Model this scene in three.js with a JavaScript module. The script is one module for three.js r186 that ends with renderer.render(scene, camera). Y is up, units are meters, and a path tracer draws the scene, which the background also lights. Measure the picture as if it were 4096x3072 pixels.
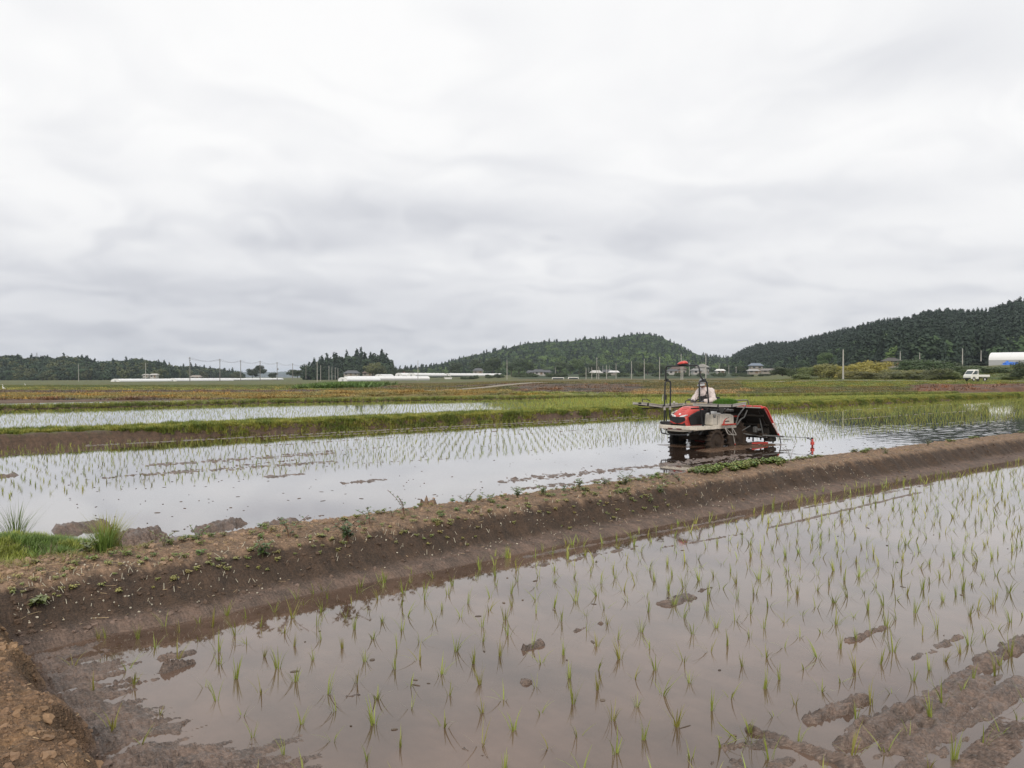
import * as THREE from 'three';
import { RoundedBoxGeometry } from 'three/addons/geometries/RoundedBoxGeometry.js';
import { mergeGeometries, mergeVertices, toCreasedNormals } from 'three/addons/utils/BufferGeometryUtils.js';
import { MarchingCubes } from 'three/addons/objects/MarchingCubes.js';
import { FontLoader } from 'three/addons/loaders/FontLoader.js';
import { TextGeometry } from 'three/addons/geometries/TextGeometry.js';
import { createNoise2D, createNoise3D } from 'simplex-noise';

// ---------------------------------------------------------------- camera
// World: +X runs along the paddies' long bunds, +Z across them towards the viewer, y up, near water level y = 0.
const scene = new THREE.Scene();
const camera = new THREE.PerspectiveCamera(52.79, 4 / 3, 0.1, 14000);
const HEAD = 49 * Math.PI / 180, FX = Math.cos(HEAD), FZ = -Math.sin(HEAD), RX = Math.sin(HEAD), RZ = Math.cos(HEAD), EYE = 2.0, FOC = 3094;
camera.position.set(0, EYE, 0);
camera.lookAt(FX * 100, EYE - 100 * 0.00905, FZ * 100);
const renderer = new THREE.WebGLRenderer({ antialias: true });
renderer.setSize(1024, 768);
renderer.toneMapping = THREE.LinearToneMapping;
renderer.toneMappingExposure = 1.07;
renderer.shadowMap.enabled = true;

// ---------------------------------------------------------------- noise
const rngOf = s => () => { s |= 0; s = s + 0x6D2B79F5 | 0; let t = Math.imul(s ^ s >>> 15, 1 | s); t = t + Math.imul(t ^ t >>> 7, 61 | t) ^ t; return ((t ^ t >>> 14) >>> 0) / 4294967296; };
const n2 = createNoise2D(rngOf(11)), n3 = createNoise3D(rngOf(12));
const fbm = (x, y, o = 4) => { let a = 0.5, s = 0, f = 1; for (let i = 0; i < o; i++) { s += a * n2(x * f + i * 17.3, y * f - i * 9.1); a *= 0.5; f *= 2.03; } return s; };
const ss = (a, b, x) => { const t = Math.min(1, Math.max(0, (x - a) / (b - a))); return t * t * (3 - 2 * t); };
const mix = (a, b, t) => a + (b - a) * t;
const clamp = (x, a, b) => Math.min(b, Math.max(a, x));
const smax = (a, b, k) => { const h = clamp(0.5 + 0.5 * (a - b) / k, 0, 1); return mix(b, a, h) + k * h * (1 - h); };

// ---------------------------------------------------------------- sky: one high overcast sheet of soft cloud
const SKY_W = 2048, SKY_H = 1024;
{
  const data = new Float32Array(SKY_W * SKY_H * 4);
  // broad soft shadows in the cloud sheet: bearing from the view axis, elevation, half sizes (degrees), strength
  const soft = [[-6, 12.0, 13, 1.9, .34], [-14, 9.3, 6, 1.2, .2], [1, 15.5, 5, 1.6, .12], [-21, 9.6, 8, 1.6, .17], [-29, 6.0, 12, 1.5, .2], [-14, 5.5, 14, 1.5, .22], [-27, 2.8, 16, 1.5, .22], [-6, 3.2, 12, 1.2, .16], [7, 9.8, 8, 1.4, .24],
    [22, 12.6, 8, 1.7, .2], [29, 20, 8, 2.4, .19], [31, 24, 7, 2.5, .1], [26, 7.4, 9, 1.1, .15], [11, 6.2, 7, .9, .12], [-2, 18.5, 5, 1.4, .09], [-1, 24.5, 4, 2, .06], [-31, 23, 4, 1.5, .06], [-30, 14, 6, 1.6, .09], [18, 4.6, 10, .8, .1], [15, 10.5, 9, 1.4, .12]];
  for (let j = 0; j < SKY_H; j++) {
    const el = ((j + .5) / SKY_H - .5) * Math.PI, sy = Math.sin(el), cy = Math.cos(el), eld = el * 180 / Math.PI;
    for (let i = 0; i < SKY_W; i++) {
      const az = ((i + .5) / SKY_W - .5) * 2 * Math.PI, x = Math.cos(az) * cy, z = Math.sin(az) * cy, k = 4 * (j * SKY_W + i);
      if (sy < -.02) { data[k] = .42; data[k + 1] = .41; data[k + 2] = .4; data[k + 3] = 1; continue; }
      const q = 1 / (Math.max(0, sy) + .16), px = x * q, pz = z * q;
      const w = fbm(px * .7 + 4, pz * .7, 3), a = fbm(px * 1.1 + w * .8, pz * 1.1 - w * .8 + 9, 5), b = fbm(px * 2.3 - w, pz * 2.3 + 31, 3);
      let dark = clamp(.17 + a * .55 + b * .16, 0, 1);
      let bear = Math.atan2(x * RX + z * RZ, x * FX + z * FZ) * 180 / Math.PI, s = 0;
      if (Math.abs(bear) < 48 && eld < 34) { const wx = bear + a * 5, wy = eld + w * 1.1 + b * .5; for (const [bb, ee, rb, re, st] of soft) { const dx = (wx - bb) / rb, dy = (wy - ee) / re, r2 = dx * dx + dy * dy; if (r2 < 6) s += st * Math.exp(-r2); } }
      const low = 1 - ss(0, 14, eld);                       // the sheet is greyer towards the horizon
      dark = clamp(dark * (.14 + .5 * ss(30, 6, eld)) + s * 1.55, 0, 1);
      const top = mix(.93, .775, low), L = top * (1 - .4 * dark);
      const blue = clamp(.25 * low + .75 * dark, 0, 1);
      data[k] = L * (1 - .07 * blue); data[k + 1] = L * (1 - .035 * blue); data[k + 2] = L * (1 + .075 * blue); data[k + 3] = 1;
    }
  }
  const sky = new THREE.DataTexture(data, SKY_W, SKY_H, THREE.RGBAFormat, THREE.FloatType);
  sky.mapping = THREE.EquirectangularReflectionMapping; sky.magFilter = sky.minFilter = THREE.LinearFilter; sky.colorSpace = THREE.LinearSRGBColorSpace; sky.needsUpdate = true;
  scene.background = sky; scene.environment = sky;
}
// a weak sun diffused by the cloud: high, from behind the viewer's left shoulder
const sun = new THREE.DirectionalLight(0xfff1e0, 1.5);
sun.position.set(-38, 52, 32); sun.target.position.set(12, 0, -10);
sun.castShadow = true; sun.shadow.radius = 45; sun.shadow.mapSize.set(2048, 2048);
Object.assign(sun.shadow.camera, { left: -60, right: 60, top: 60, bottom: -60, near: 1, far: 220 });
scene.add(sun, sun.target);
scene.fog = new THREE.FogExp2(0xd3dfee, 0.00013);

// ---------------------------------------------------------------- scene helpers
const taken = new Map();
const numbered = n => { const k = taken.get(n) ?? 0; taken.set(n, k + 1); return k ? `${n}_${String(k).padStart(3, '0')}` : n; };
const tag = (o, label, category, group, kind) => { if (label) o.userData.label = label; if (category) o.userData.category = category; if (group) o.userData.group = group; if (kind) o.userData.kind = kind; return o; };
const thing = (name, label, category, group) => { const g = new THREE.Group(); g.name = numbered(name); tag(g, label, category, group); scene.add(g); return g; };
const part = (parent, name, geo, mat, label) => { const m = new THREE.Mesh(geo, mat); m.name = name; if (label) m.userData.label = label; parent.add(m); return m; };
const single = (name, geo, mat, label, category, group) => { const m = new THREE.Mesh(geo, mat); m.name = numbered(name); tag(m, label, category, group); scene.add(m); return m; };
const struct = (name, geo, mat, label) => { const m = new THREE.Mesh(geo, mat); m.name = numbered(name); m.userData.kind = 'structure'; if (label) m.userData.label = label; scene.add(m); return m; };
const copyOf = (src, name, label, group) => { const c = src.clone(); c.name = numbered(name); c.userData = { ...src.userData }; tag(c, label, null, group); scene.add(c); return c; };
const C = (r, g, b) => new THREE.Color().setRGB(r, g, b);
const std = (r, g, b, rough = .8, extra = {}) => new THREE.MeshStandardMaterial({ color: C(r, g, b), roughness: rough, metalness: 0, ...extra });
const merge = gs => mergeGeometries(gs.map(g => { const h = g.index ? g.toNonIndexed() : g; for (const k of Object.keys(h.attributes)) if (!['position', 'normal', 'uv'].includes(k)) h.deleteAttribute(k); return h; }));
const box = (w, h, d, x = 0, y = 0, z = 0, r = .006) => { const q = Math.min(r, w / 2.2, h / 2.2, d / 2.2); const g = q > .0008 ? new RoundedBoxGeometry(w, h, d, 1, q) : new THREE.BoxGeometry(w, h, d); return g.translate(x, y, z); };
const V3 = (x, y, z) => new THREE.Vector3(x, y, z);
const cyl = (r0, r1, h, x = 0, y = 0, z = 0, axis = 'y', seg = 14) => { const g = new THREE.CylinderGeometry(r1, r0, h, seg); if (axis === 'x') g.rotateZ(-Math.PI / 2); if (axis === 'z') g.rotateX(Math.PI / 2); return g.translate(x, y, z); };
// a bent pipe through points with filleted corners
const pipe = (pts, r, fillet = .05, seg = 8) => {
  const P = pts.map(p => V3(...p)), out = [P[0]];
  for (let i = 1; i < P.length - 1; i++) {
    const a = P[i].clone().sub(P[i - 1]), b = P[i + 1].clone().sub(P[i]), f = Math.min(fillet, a.length() * .45, b.length() * .45);
    const p0 = P[i].clone().addScaledVector(a.normalize(), -f), p1 = P[i].clone().addScaledVector(b.normalize(), f);
    for (let k = 0; k <= 4; k++) { const t = k / 4; out.push(p0.clone().multiplyScalar((1 - t) * (1 - t)).addScaledVector(P[i], 2 * t * (1 - t)).addScaledVector(p1, t * t)); }
  }
  out.push(P[P.length - 1]);
  const path = new THREE.CurvePath(); for (let i = 0; i + 1 < out.length; i++) if (out[i].distanceTo(out[i + 1]) > 1e-5) path.add(new THREE.LineCurve3(out[i], out[i + 1]));
  const n = Math.max(2, out.length * 2), g = new THREE.TubeGeometry(path, n, r, seg, false);
  const caps = [[out[0], out[1]], [out[out.length - 1], out[out.length - 2]]].map(([e, q]) => { const c = new THREE.SphereGeometry(r, seg, 4); return c.translate(e.x, e.y, e.z); });
  return merge([g, ...caps]);
};
const extrude = (pts, depth, bevel = .004) => new THREE.ExtrudeGeometry(new THREE.Shape(pts.map(p => new THREE.Vector2(p[0], p[1]))), { depth, bevelEnabled: bevel > 0, bevelThickness: bevel, bevelSize: bevel, bevelSegments: 2, curveSegments: 6 });
const grid = (nx, ny, fn, uvfn) => {              // (nx+1)*(ny+1) sheet; fn(i/nx, j/ny) -> [x,y,z]
  const p = [], uv = [], idx = [];
  for (let j = 0; j <= ny; j++) for (let i = 0; i <= nx; i++) { const a = fn(i / nx, j / ny); p.push(...a); uv.push(...(uvfn ? uvfn(a, i / nx, j / ny) : [i / nx, j / ny])); }
  for (let j = 0; j < ny; j++) for (let i = 0; i < nx; i++) { const a = j * (nx + 1) + i, b = a + 1, c = a + nx + 1, d = c + 1; idx.push(a, b, c, b, d, c); }
  const g = new THREE.BufferGeometry(); g.setAttribute('position', new THREE.Float32BufferAttribute(p, 3)); g.setAttribute('uv', new THREE.Float32BufferAttribute(uv, 2)); g.setIndex(idx); g.computeVertexNormals(); return g;
};
const dataTex = (n, fn, srgb, rep = 1) => { const d = new Uint8Array(n * n * 4); for (let j = 0; j < n; j++) for (let i = 0; i < n; i++) { const c = fn(i / n, j / n), k = 4 * (j * n + i); d[k] = clamp(c[0], 0, 1) * 255; d[k + 1] = clamp(c[1], 0, 1) * 255; d[k + 2] = clamp(c[2], 0, 1) * 255; d[k + 3] = 255; } const t = new THREE.DataTexture(d, n, n); t.wrapS = t.wrapT = THREE.RepeatWrapping; t.magFilter = THREE.LinearFilter; t.minFilter = THREE.LinearMipmapLinearFilter; t.repeat.set(rep, rep); if (srgb) t.colorSpace = THREE.SRGBColorSpace; t.needsUpdate = true; return t; };
// noise that tiles over the unit square
const tileN = (u, v, f, s = 0) => { const a = u * 2 * Math.PI, b = v * 2 * Math.PI, r = f / (2 * Math.PI); return .5 * (n3(Math.cos(a) * r + s, Math.sin(a) * r, Math.cos(b) * r + s * .7) + n3(Math.sin(b) * r + s * 1.3, Math.cos(a) * r - s, Math.sin(a) * r + 5.1)); };
const tileF = (u, v, f, o, s = 0) => { let a = .5, t = 0; for (let i = 0; i < o; i++) { t += a * tileN(u, v, f, s + i * 3.7); a *= .55; f *= 2.1; } return t; };
// bearing/distance survey: column of the view (4096 wide) and distance along the view axis -> world x, z
const sight = (col, d) => { const l = (col - 2048) / FOC * d; return [FX * d + RX * l, FZ * d + RZ * l]; };
const depthOf = (x, z) => x * FX + z * FZ, colOf = (x, z) => 2048 + FOC * (x * RX + z * RZ) / Math.max(.01, depthOf(x, z));
const rowOf = (x, y, z) => 1508 + FOC * (EYE - y) / Math.max(.01, depthOf(x, z));

// ---------------------------------------------------------------- soil and water materials
const grainMap = dataTex(1024, (u, v) => { const a = tileF(u, v, 9, 4, 1), b = tileF(u, v, 70, 3, 7), sp = Math.max(0, tileN(u, v, 150, 3) - .42) * 1.5; const g = .8 + a * .26 + b * .36 + sp; return [g, g * .985 - a * .03, g * .965 - a * .05]; }, true);
const grainBump = dataTex(1024, (u, v) => { const a = tileF(u, v, 14, 4, 2), b = tileF(u, v, 60, 3, 9); const c = .5 + a * .55 + Math.abs(b) * .55; return [c, c, c]; }, false);
const fineBump = dataTex(512, (u, v) => { const c = .5 + tileF(u, v, 10, 4, 21) * .6; return [c, c, c]; }, false);
const soilMat = (rough, bump) => new THREE.MeshStandardMaterial({ vertexColors: true, map: grainMap, bumpMap: grainBump, bumpScale: bump, roughness: rough, side: THREE.DoubleSide });
const dryMat = soilMat(.95, .03), mudMat = soilMat(.42, .014), bundMat = soilMat(.86, .022);
const siltMap = dataTex(1024, (u, v) => { const a = tileF(u, v, 5, 5, 41), b = tileF(u, v, 22, 4, 13); const g = .9 + a * .26 + b * .1; return [g, g * .995, g * .985]; }, true);
const ripple = dataTex(1024, (u, v) => { const c = .5 + tileF(u, v, 26, 4, 61) * .5; return [c, c, c]; }, false);
const waterMat = (r, g, b, bump = .0006, coat = 1) => new THREE.MeshPhysicalMaterial({ color: C(r, g, b), map: siltMap, roughness: .035, ior: 1.36, clearcoat: coat, clearcoatRoughness: .035, bumpMap: ripple, bumpScale: bump, side: THREE.DoubleSide });

// ---------------------------------------------------------------- the lie of the near land (x = u along the bund, v = -z across it)
const B_LEVEL = .15, C_LEVEL = .2;
const bundShift = u => -.05 * Math.max(0, Math.min(u, 40) - 12) + .05 * n2(u * .5, 3.3) + .02 * n2(u * 2.1, 8.8);
// far edge of the middle paddy
const FAR_EDGE = [[-60, 50], [7, 50.2], [23, 51], [40, 47.9], [54, 43.3], [63.5, 37.5], [82, 31.5], [110, 29]];
const lerpTable = (T, x) => { if (x <= T[0][0]) return T[0][1]; for (let i = 1; i < T.length; i++) if (x <= T[i][0]) return mix(T[i - 1][1], T[i][1], (x - T[i - 1][0]) / (T[i][0] - T[i - 1][0])); return T[T.length - 1][1]; };
const farEdge = u => lerpTable(FAR_EDGE, u);
const MID = [[-40, 24.4], [3, 24.2], [20, 24.8], [31, 24.4], [42, 23.5], [54, 23.6], [70, 23.2], [110, 22]];
const midEdge = u => lerpTable(MID, u) + .12 * n2(u * .35, 77);
// mud standing out of the near paddy: [u0, v0, u1, v1, half width, height, lumpiness]
const RIDGES_A = [[1.68, 5.76, 1.97, 5.75, .035, .035, .5], [1.62, 5.5, 1.88, 5.54, .045, .04, .5], [3.87, 2.47, 3.92, 1.75, .035, .06, .35], [3.55, 2.42, 3.9, 2.2, .07, .03, .8], [4.18, 2.25, 4.86, 2.17, .05, .05, .9], [4.0, 1.97, 5.1, 1.92, .07, .045, .9], [5.0, 1.92, 6.9, 1.87, .05, .035, 1],
  [4.15, 1.8, 5.75, 1.8, .1, .03, .9], [5.69, 2.75, 6.35, 2.69, .035, .035, 1], [5.65, 2.25, 6.6, 2.21, .045, .03, 1], [6.0, 1.97, 6.5, 1.88, .05, .03, 1], [3.3, 2.3, 3.75, 1.95, .12, .02, 1], [3.4, 1.9, 4.2, 1.4, .16, .016, 1], [4.5, 1.66, 5.9, 1.62, .06, .022, 1],
  [5.39, 4.22, 5.95, 4.27, .085, .045, .7], [5.9, 4.28, 6.3, 4.31, .025, .03, .8], [7.15, 5.69, 8.83, 5.49, .045, .024, .5], [8.83, 5.49, 14.6, 5.47, .06, .03, .4], [5.3, 5.99, 7.3, 5.88, .06, .018, 1.2], [3.75, 4.22, 3.98, 4.21, .05, .05, 1], [3.36, 3.79, 3.4, 3.71, .04, .04, .6], [2.36, 4.32, 2.56, 4.26, .03, .02, 1.2], [2.5, 3.49, 2.56, 3.04, .025, .02, 1.2], [4.3, 4.27, 4.7, 4.25, .03, .02, 1.1],
  [5.4, 6.38, 10.2, 6.18, .05, .03, .5], [10, 6.05, 16, 5.7, .05, .025, .6]];
const RIDGES_B = [[3.18, 9.41, 3.89, 9.74, .12, .085, .6], [3.86, 9.12, 4.4, 9.24, .14, .09, .6], [4.5, 9.3, 4.9, 9.5, .05, .03, 1], [2.2, 9.1, 2.75, 9.15, .22, .2, .4], [1.9, 10.6, 2.55, 10.6, .16, .11, .4], [2.45, 9.9, 3.0, 10.05, .07, .05, 1], [4.4, 17.2, 9.5, 17.0, .35, .02, 1.5], [4.0, 15.6, 8.5, 15.3, .3, .019, 1.5], [5.86, 13.75, 6.75, 13.75, .16, .03, .8], [6.5, 12.05, 7.6, 12.05, .2, .022, 1.2],
  [8.4, 10.44, 13.1, 10.2, .3, .022, 1.3], [8.1, 9.57, 12.9, 9.15, .2, .02, 1.3], [12.5, 10.1, 16.6, 10.3, .3, .022, 1.3], [11.9, 9.0, 15.6, 9.3, .12, .022, 1], [13.2, 9.7, 16.5, 9.75, .08, .02, 1.2], [8.1, 14.7, 11, 14.0, .05, .02, .7], [2.2, 17.1, 2.55, 17.15, .12, .07, .6], [3, 15.5, 8, 16.2, .12, .018, 1.5], [4, 17.4, 12, 17.6, .06, .02, 1.3], [7, 20, 20, 20.4, .08, .024, 1.2], [8, 22.3, 30, 22.6, .1, .03, 1], [3, 23.2, 30, 23.4, .15, .03, 1], [14, 18.7, 30, 18.9, .06, .02, 1.3], [10, 21.3, 26, 21.2, .06, .022, 1.3], [30, 20.5, 60, 20.2, .1, .025, 1.2], [26, 16.3, 48, 15.4, .12, .024, 1.2]];
const ridgeSum = (list, u, v) => {
  let h = 0;
  for (const [u0, v0, u1, v1, w, ht, lump] of list) {
    if (u < Math.min(u0, u1) - w * 4 || u > Math.max(u0, u1) + w * 4 || v < Math.min(v0, v1) - w * 4 || v > Math.max(v0, v1) + w * 4) continue;
    const dx = u1 - u0, dv = v1 - v0, L2 = dx * dx + dv * dv, t = clamp(((u - u0) * dx + (v - v0) * dv) / L2, 0, 1);
    const wob = 1.1 + .5 * n2(t * Math.sqrt(L2) * 2.3 + u0, v0 * 5), e0 = Math.hypot(u - u0 - t * dx, v - v0 - t * dv) / (w * wob);
    if (e0 > 3) continue;
    const rag = Math.min(1, lump + .25), e = e0 + rag * (.42 * n2(u * 3.6, v * 10) + .26 * n2(u * 10, v * 19) + .14 * n2(u * 27, v * 33));
    const g = ss(1.95, .1, e) * (.35 + .65 * ss(0, .1, t) * ss(0, .1, 1 - t));
    h = Math.max(h, (ht * .8 + .036) * g * (1 + lump * (.3 * n2(u * 3.1, v * 9 + 4) + .2 * n2(u * 8, v * 15) + .13 * n2(u * 22, v * 29) + .06 * n2(u * 55, v * 60))));
  }
  return h;
};
const bedA = (u, v) => {
  let h = -.05 + .006 * fbm(u * 1.2, v * 1.2, 3) + ridgeSum(RIDGES_A, u, v);
  // poached mud in the corner by the headland, drawn out along the wheel runs
  const edge = 1.52 + .12 * n2(v * 1.7, 5) + .3 * Math.max(0, .5 - Math.abs(v - 4.0)) , run = fbm(u * 1.4, v * 6.5, 4), lump = fbm(u * 7, v * 11, 4), clod = Math.max(0, fbm(u * 13 + 3, v * 17, 3));
  const m = ss(edge + .55, edge - .45, u + run * .55) * ss(7.4, 6.2, v);
  const rid = 1 - Math.abs(n2(u * .9 + .4 * n2(u * 2, v * 2), v * 4.6)) - .55; h += m * (.062 + .03 * run + .045 * rid + .014 * lump + .035 * clod * ss(1.9, 1.1, u));
  const film = ss(2.5, 1.5, u) * ss(4.6, 3.8, v); h += film * (.034 + .01 * lump);
  const wetA = ss(2.2, 1.7, v + .12 * n2(u * 1.3, 7)) * ss(3.5, 4.3, u) * ss(9, 6, u); h += wetA * (.034 + .036 * fbm(u * 1.6, v * 7, 4));
  // lugged wheel track
  const tv = (v - 1.42 - .05 * (u - 4.6)) / .085; if (u > 4.2 && u < 5.25 && Math.abs(tv) < 1.6) { const k = ss(1.4, .9, Math.abs(tv)) * ss(4.2, 4.35, u) * ss(5.25, 5.1, u); h = mix(h, .014 + .017 * Math.sin((u + tv * .025) * 2 * Math.PI / .062) + .008 * n2(u * 6, v * 9), k * clamp(.9 + .35 * n2(u * 3.5, v * 7), 0, 1)); }
  return h;
};
const bedB = (u, v) => {
  let h = B_LEVEL - .05 + .007 * fbm(u * .9, v * .9, 3) + ridgeSum(RIDGES_B, u, v);
  h = smax(h, .1 + .3 * Math.exp(-((u - 1.1) ** 2 / .8 + (v - 9.0) ** 2 / .7)) + .03 * fbm(u * 4, v * 4, 3), .05);
  h = smax(h, .08 + .16 * Math.exp(-((u - 5.7) ** 2 / .06 + (v - 8.2) ** 2 / .03)) * 2.2 * (1 + .5 * fbm(u * 9, v * 9, 3)), .03);
  return h;
};
const bund = (u, v) => {
  const s = v - bundShift(u), r = fbm(u * 3, v * 3, 4), c = fbm(u * 11, v * 11, 3), q = fbm(u * 1.1, 4.4, 3);
  const lip = 7.22 + .1 * q + .035 * r, shelf = .055 + .02 * r + .01 * c;
  let h = -.06 + (shelf + .06) * ss(6.35, 6.72 + .08 * r, s);
  h = mix(h, .37 + .02 * r + .016 * c, ss(lip - mix(.56, .36, ss(2.5, 7, u)) + .05 * q, lip + .03, s));
  h += .03 * ss(7.2, 7.6, s) * ss(8.2, 7.7, s);
  const back = ss(8.6 + .12 * r, 7.95 + .15 * q, s);
  return mix(B_LEVEL - .06, h, back) + (s > 7.2 && s < 8.3 ? .012 * c : 0);
};
const headland = (u, v) => { const r = fbm(u * 4, v * 4, 4), c = fbm(u * 15, v * 15, 3), e = .86 + .09 * n2(v * 2.3, 6) + .04 * n2(v * 7, 2); return mix(-.06, .35 + .035 * r + .018 * c, ss(e + .17, e - .13, u + .04 * r)); };
const midBund = (u, v) => { const s = v - midEdge(u), r = fbm(u * 1.5, v * 1.5, 4); return mix(-.1, .43 + .06 * r, ss(-.05 + .1 * r, .45 + .1 * r, s) * ss(3.1, 2.3, s)); };
const landAt = (u, v) => {
  if (v > 16) { const e = midEdge(u); return v < e + 1.2 ? Math.max(bedB(u, v), midBund(u, v)) : Math.max(midBund(u, v), .08); }
  const s = v - bundShift(u); let h = s < 6.9 ? bedA(u, v) : s > 7.7 ? bedB(u, v) : -.06;
  if (s > 6 && s < 9.2) h = smax(h, bund(u, v), .02);
  if (u < 1.6 && v < 8) h = smax(h, headland(u, v), .03);
  return h;
};
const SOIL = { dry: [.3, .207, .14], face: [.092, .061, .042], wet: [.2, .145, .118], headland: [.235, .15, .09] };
const soilColour = (u, v, h, out) => {
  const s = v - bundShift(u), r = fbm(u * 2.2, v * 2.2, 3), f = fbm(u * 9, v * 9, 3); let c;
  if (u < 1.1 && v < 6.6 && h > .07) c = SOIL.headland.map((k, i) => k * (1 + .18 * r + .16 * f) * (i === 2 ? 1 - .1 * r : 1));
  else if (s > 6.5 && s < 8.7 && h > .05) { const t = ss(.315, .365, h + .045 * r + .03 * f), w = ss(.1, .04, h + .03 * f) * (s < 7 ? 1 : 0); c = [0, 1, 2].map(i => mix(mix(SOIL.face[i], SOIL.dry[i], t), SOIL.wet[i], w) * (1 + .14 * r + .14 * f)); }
  else if (v > 22) { const e = v - midEdge(u), t = ss(.45, .75, e + .25 * f + .3 * r); c = [mix(.15, .12, t), mix(.1, .135, t), mix(.07, .045, t)].map(k => k * (1 + .2 * r)); }
  else c = SOIL.wet.map(k => k * (1 + .12 * r + .1 * f));
  out[0] = c[0]; out[1] = c[1]; out[2] = c[2]; return out;
};
// one sheet, finer near the viewer, cut into the pieces of land it stands for
{
  const cols = [], rings = []; for (let a = -.80; a <= .80; a += .0023) cols.push(a); for (let d = 1.4; d < 62; d *= 1.0044) rings.push(d);
  const nx = cols.length, ny = rings.length, H = new Float32Array(nx * ny), X = new Float32Array(nx * ny), Z = new Float32Array(nx * ny);
  for (let j = 0; j < ny; j++) for (let i = 0; i < nx; i++) {
    const d = rings[j], l = Math.tan(cols[i]) * d, k = j * nx + i; X[k] = FX * d + RX * l; Z[k] = FZ * d + RZ * l; const v = -Z[k];
    H[k] = v > 28.5 || (v > 25 && X[k] > 110) ? -1 : landAt(X[k], v);
  }
  const zones = { headland_bank: [], near_paddy_mud: [], earth_bund: [], far_paddy_mud: [], grassy_bund: [] };
  for (let j = 0; j + 1 < ny; j++) for (let i = 0; i + 1 < nx; i++) {
    const a = j * nx + i, b = a + 1, c = a + nx, e = c + 1, hm = Math.max(H[a], H[b], H[c], H[e]); const u = X[a], v = -Z[a], s = v - bundShift(u);
    if (Math.min(H[a], H[b], H[c], H[e]) < -.5) continue;
    const z = v > midEdge(u) - .35 && v > 16 ? 'grassy_bund' : s > 6.45 && s < 8.75 ? 'earth_bund' : s >= 8.75 ? 'far_paddy_mud' : u < 1.02 ? 'headland_bank' : 'near_paddy_mud';
    if (z === 'near_paddy_mud' && hm < -.015) continue; if (z === 'far_paddy_mud' && hm < B_LEVEL - .015) continue; if (z === 'grassy_bund' && hm < .1) continue;
    zones[z].push(a, b, c, b, e, c);
  }
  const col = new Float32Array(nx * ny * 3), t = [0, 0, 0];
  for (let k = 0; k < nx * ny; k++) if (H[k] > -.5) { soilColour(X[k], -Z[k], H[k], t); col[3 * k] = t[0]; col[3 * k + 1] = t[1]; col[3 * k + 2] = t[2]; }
  const N = new Float32Array(nx * ny * 3), e1 = V3(), e2 = V3();
  for (let j = 0; j < ny; j++) for (let i = 0; i < nx; i++) { const k = j * nx + i, l = k - (i > 0), r = k + (i < nx - 1), d = k - (j > 0 ? nx : 0), u = k + (j < ny - 1 ? nx : 0); e1.set(X[r] - X[l], H[r] - H[l], Z[r] - Z[l]); e2.set(X[u] - X[d], H[u] - H[d], Z[u] - Z[d]); e1.cross(e2).normalize(); N[3 * k] = e1.x; N[3 * k + 1] = e1.y; N[3 * k + 2] = e1.z; }
  const label = { headland_bank: 'dry reddish earth headland in the bottom left corner', near_paddy_mud: 'wet brown mud ridges standing out of the near paddy', earth_bund: 'long bare earth bund between the two flooded paddies', far_paddy_mud: 'mud flats and clods breaking the far paddy water', grassy_bund: 'grass topped earth bund behind the far paddy' };
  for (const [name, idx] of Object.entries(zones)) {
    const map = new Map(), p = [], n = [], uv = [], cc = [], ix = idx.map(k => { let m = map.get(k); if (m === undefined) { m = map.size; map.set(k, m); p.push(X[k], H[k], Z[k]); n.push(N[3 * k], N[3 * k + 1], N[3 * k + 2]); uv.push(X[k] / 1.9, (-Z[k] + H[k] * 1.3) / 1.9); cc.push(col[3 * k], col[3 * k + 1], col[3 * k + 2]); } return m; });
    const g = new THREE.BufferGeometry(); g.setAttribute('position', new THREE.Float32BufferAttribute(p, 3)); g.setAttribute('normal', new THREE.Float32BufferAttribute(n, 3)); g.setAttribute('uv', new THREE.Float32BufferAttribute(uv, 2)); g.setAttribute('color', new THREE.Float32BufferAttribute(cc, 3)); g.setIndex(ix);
    struct(name, g, name.includes('mud') ? mudMat : name === 'headland_bank' ? dryMat : bundMat, label[name]);
  }
}
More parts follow.
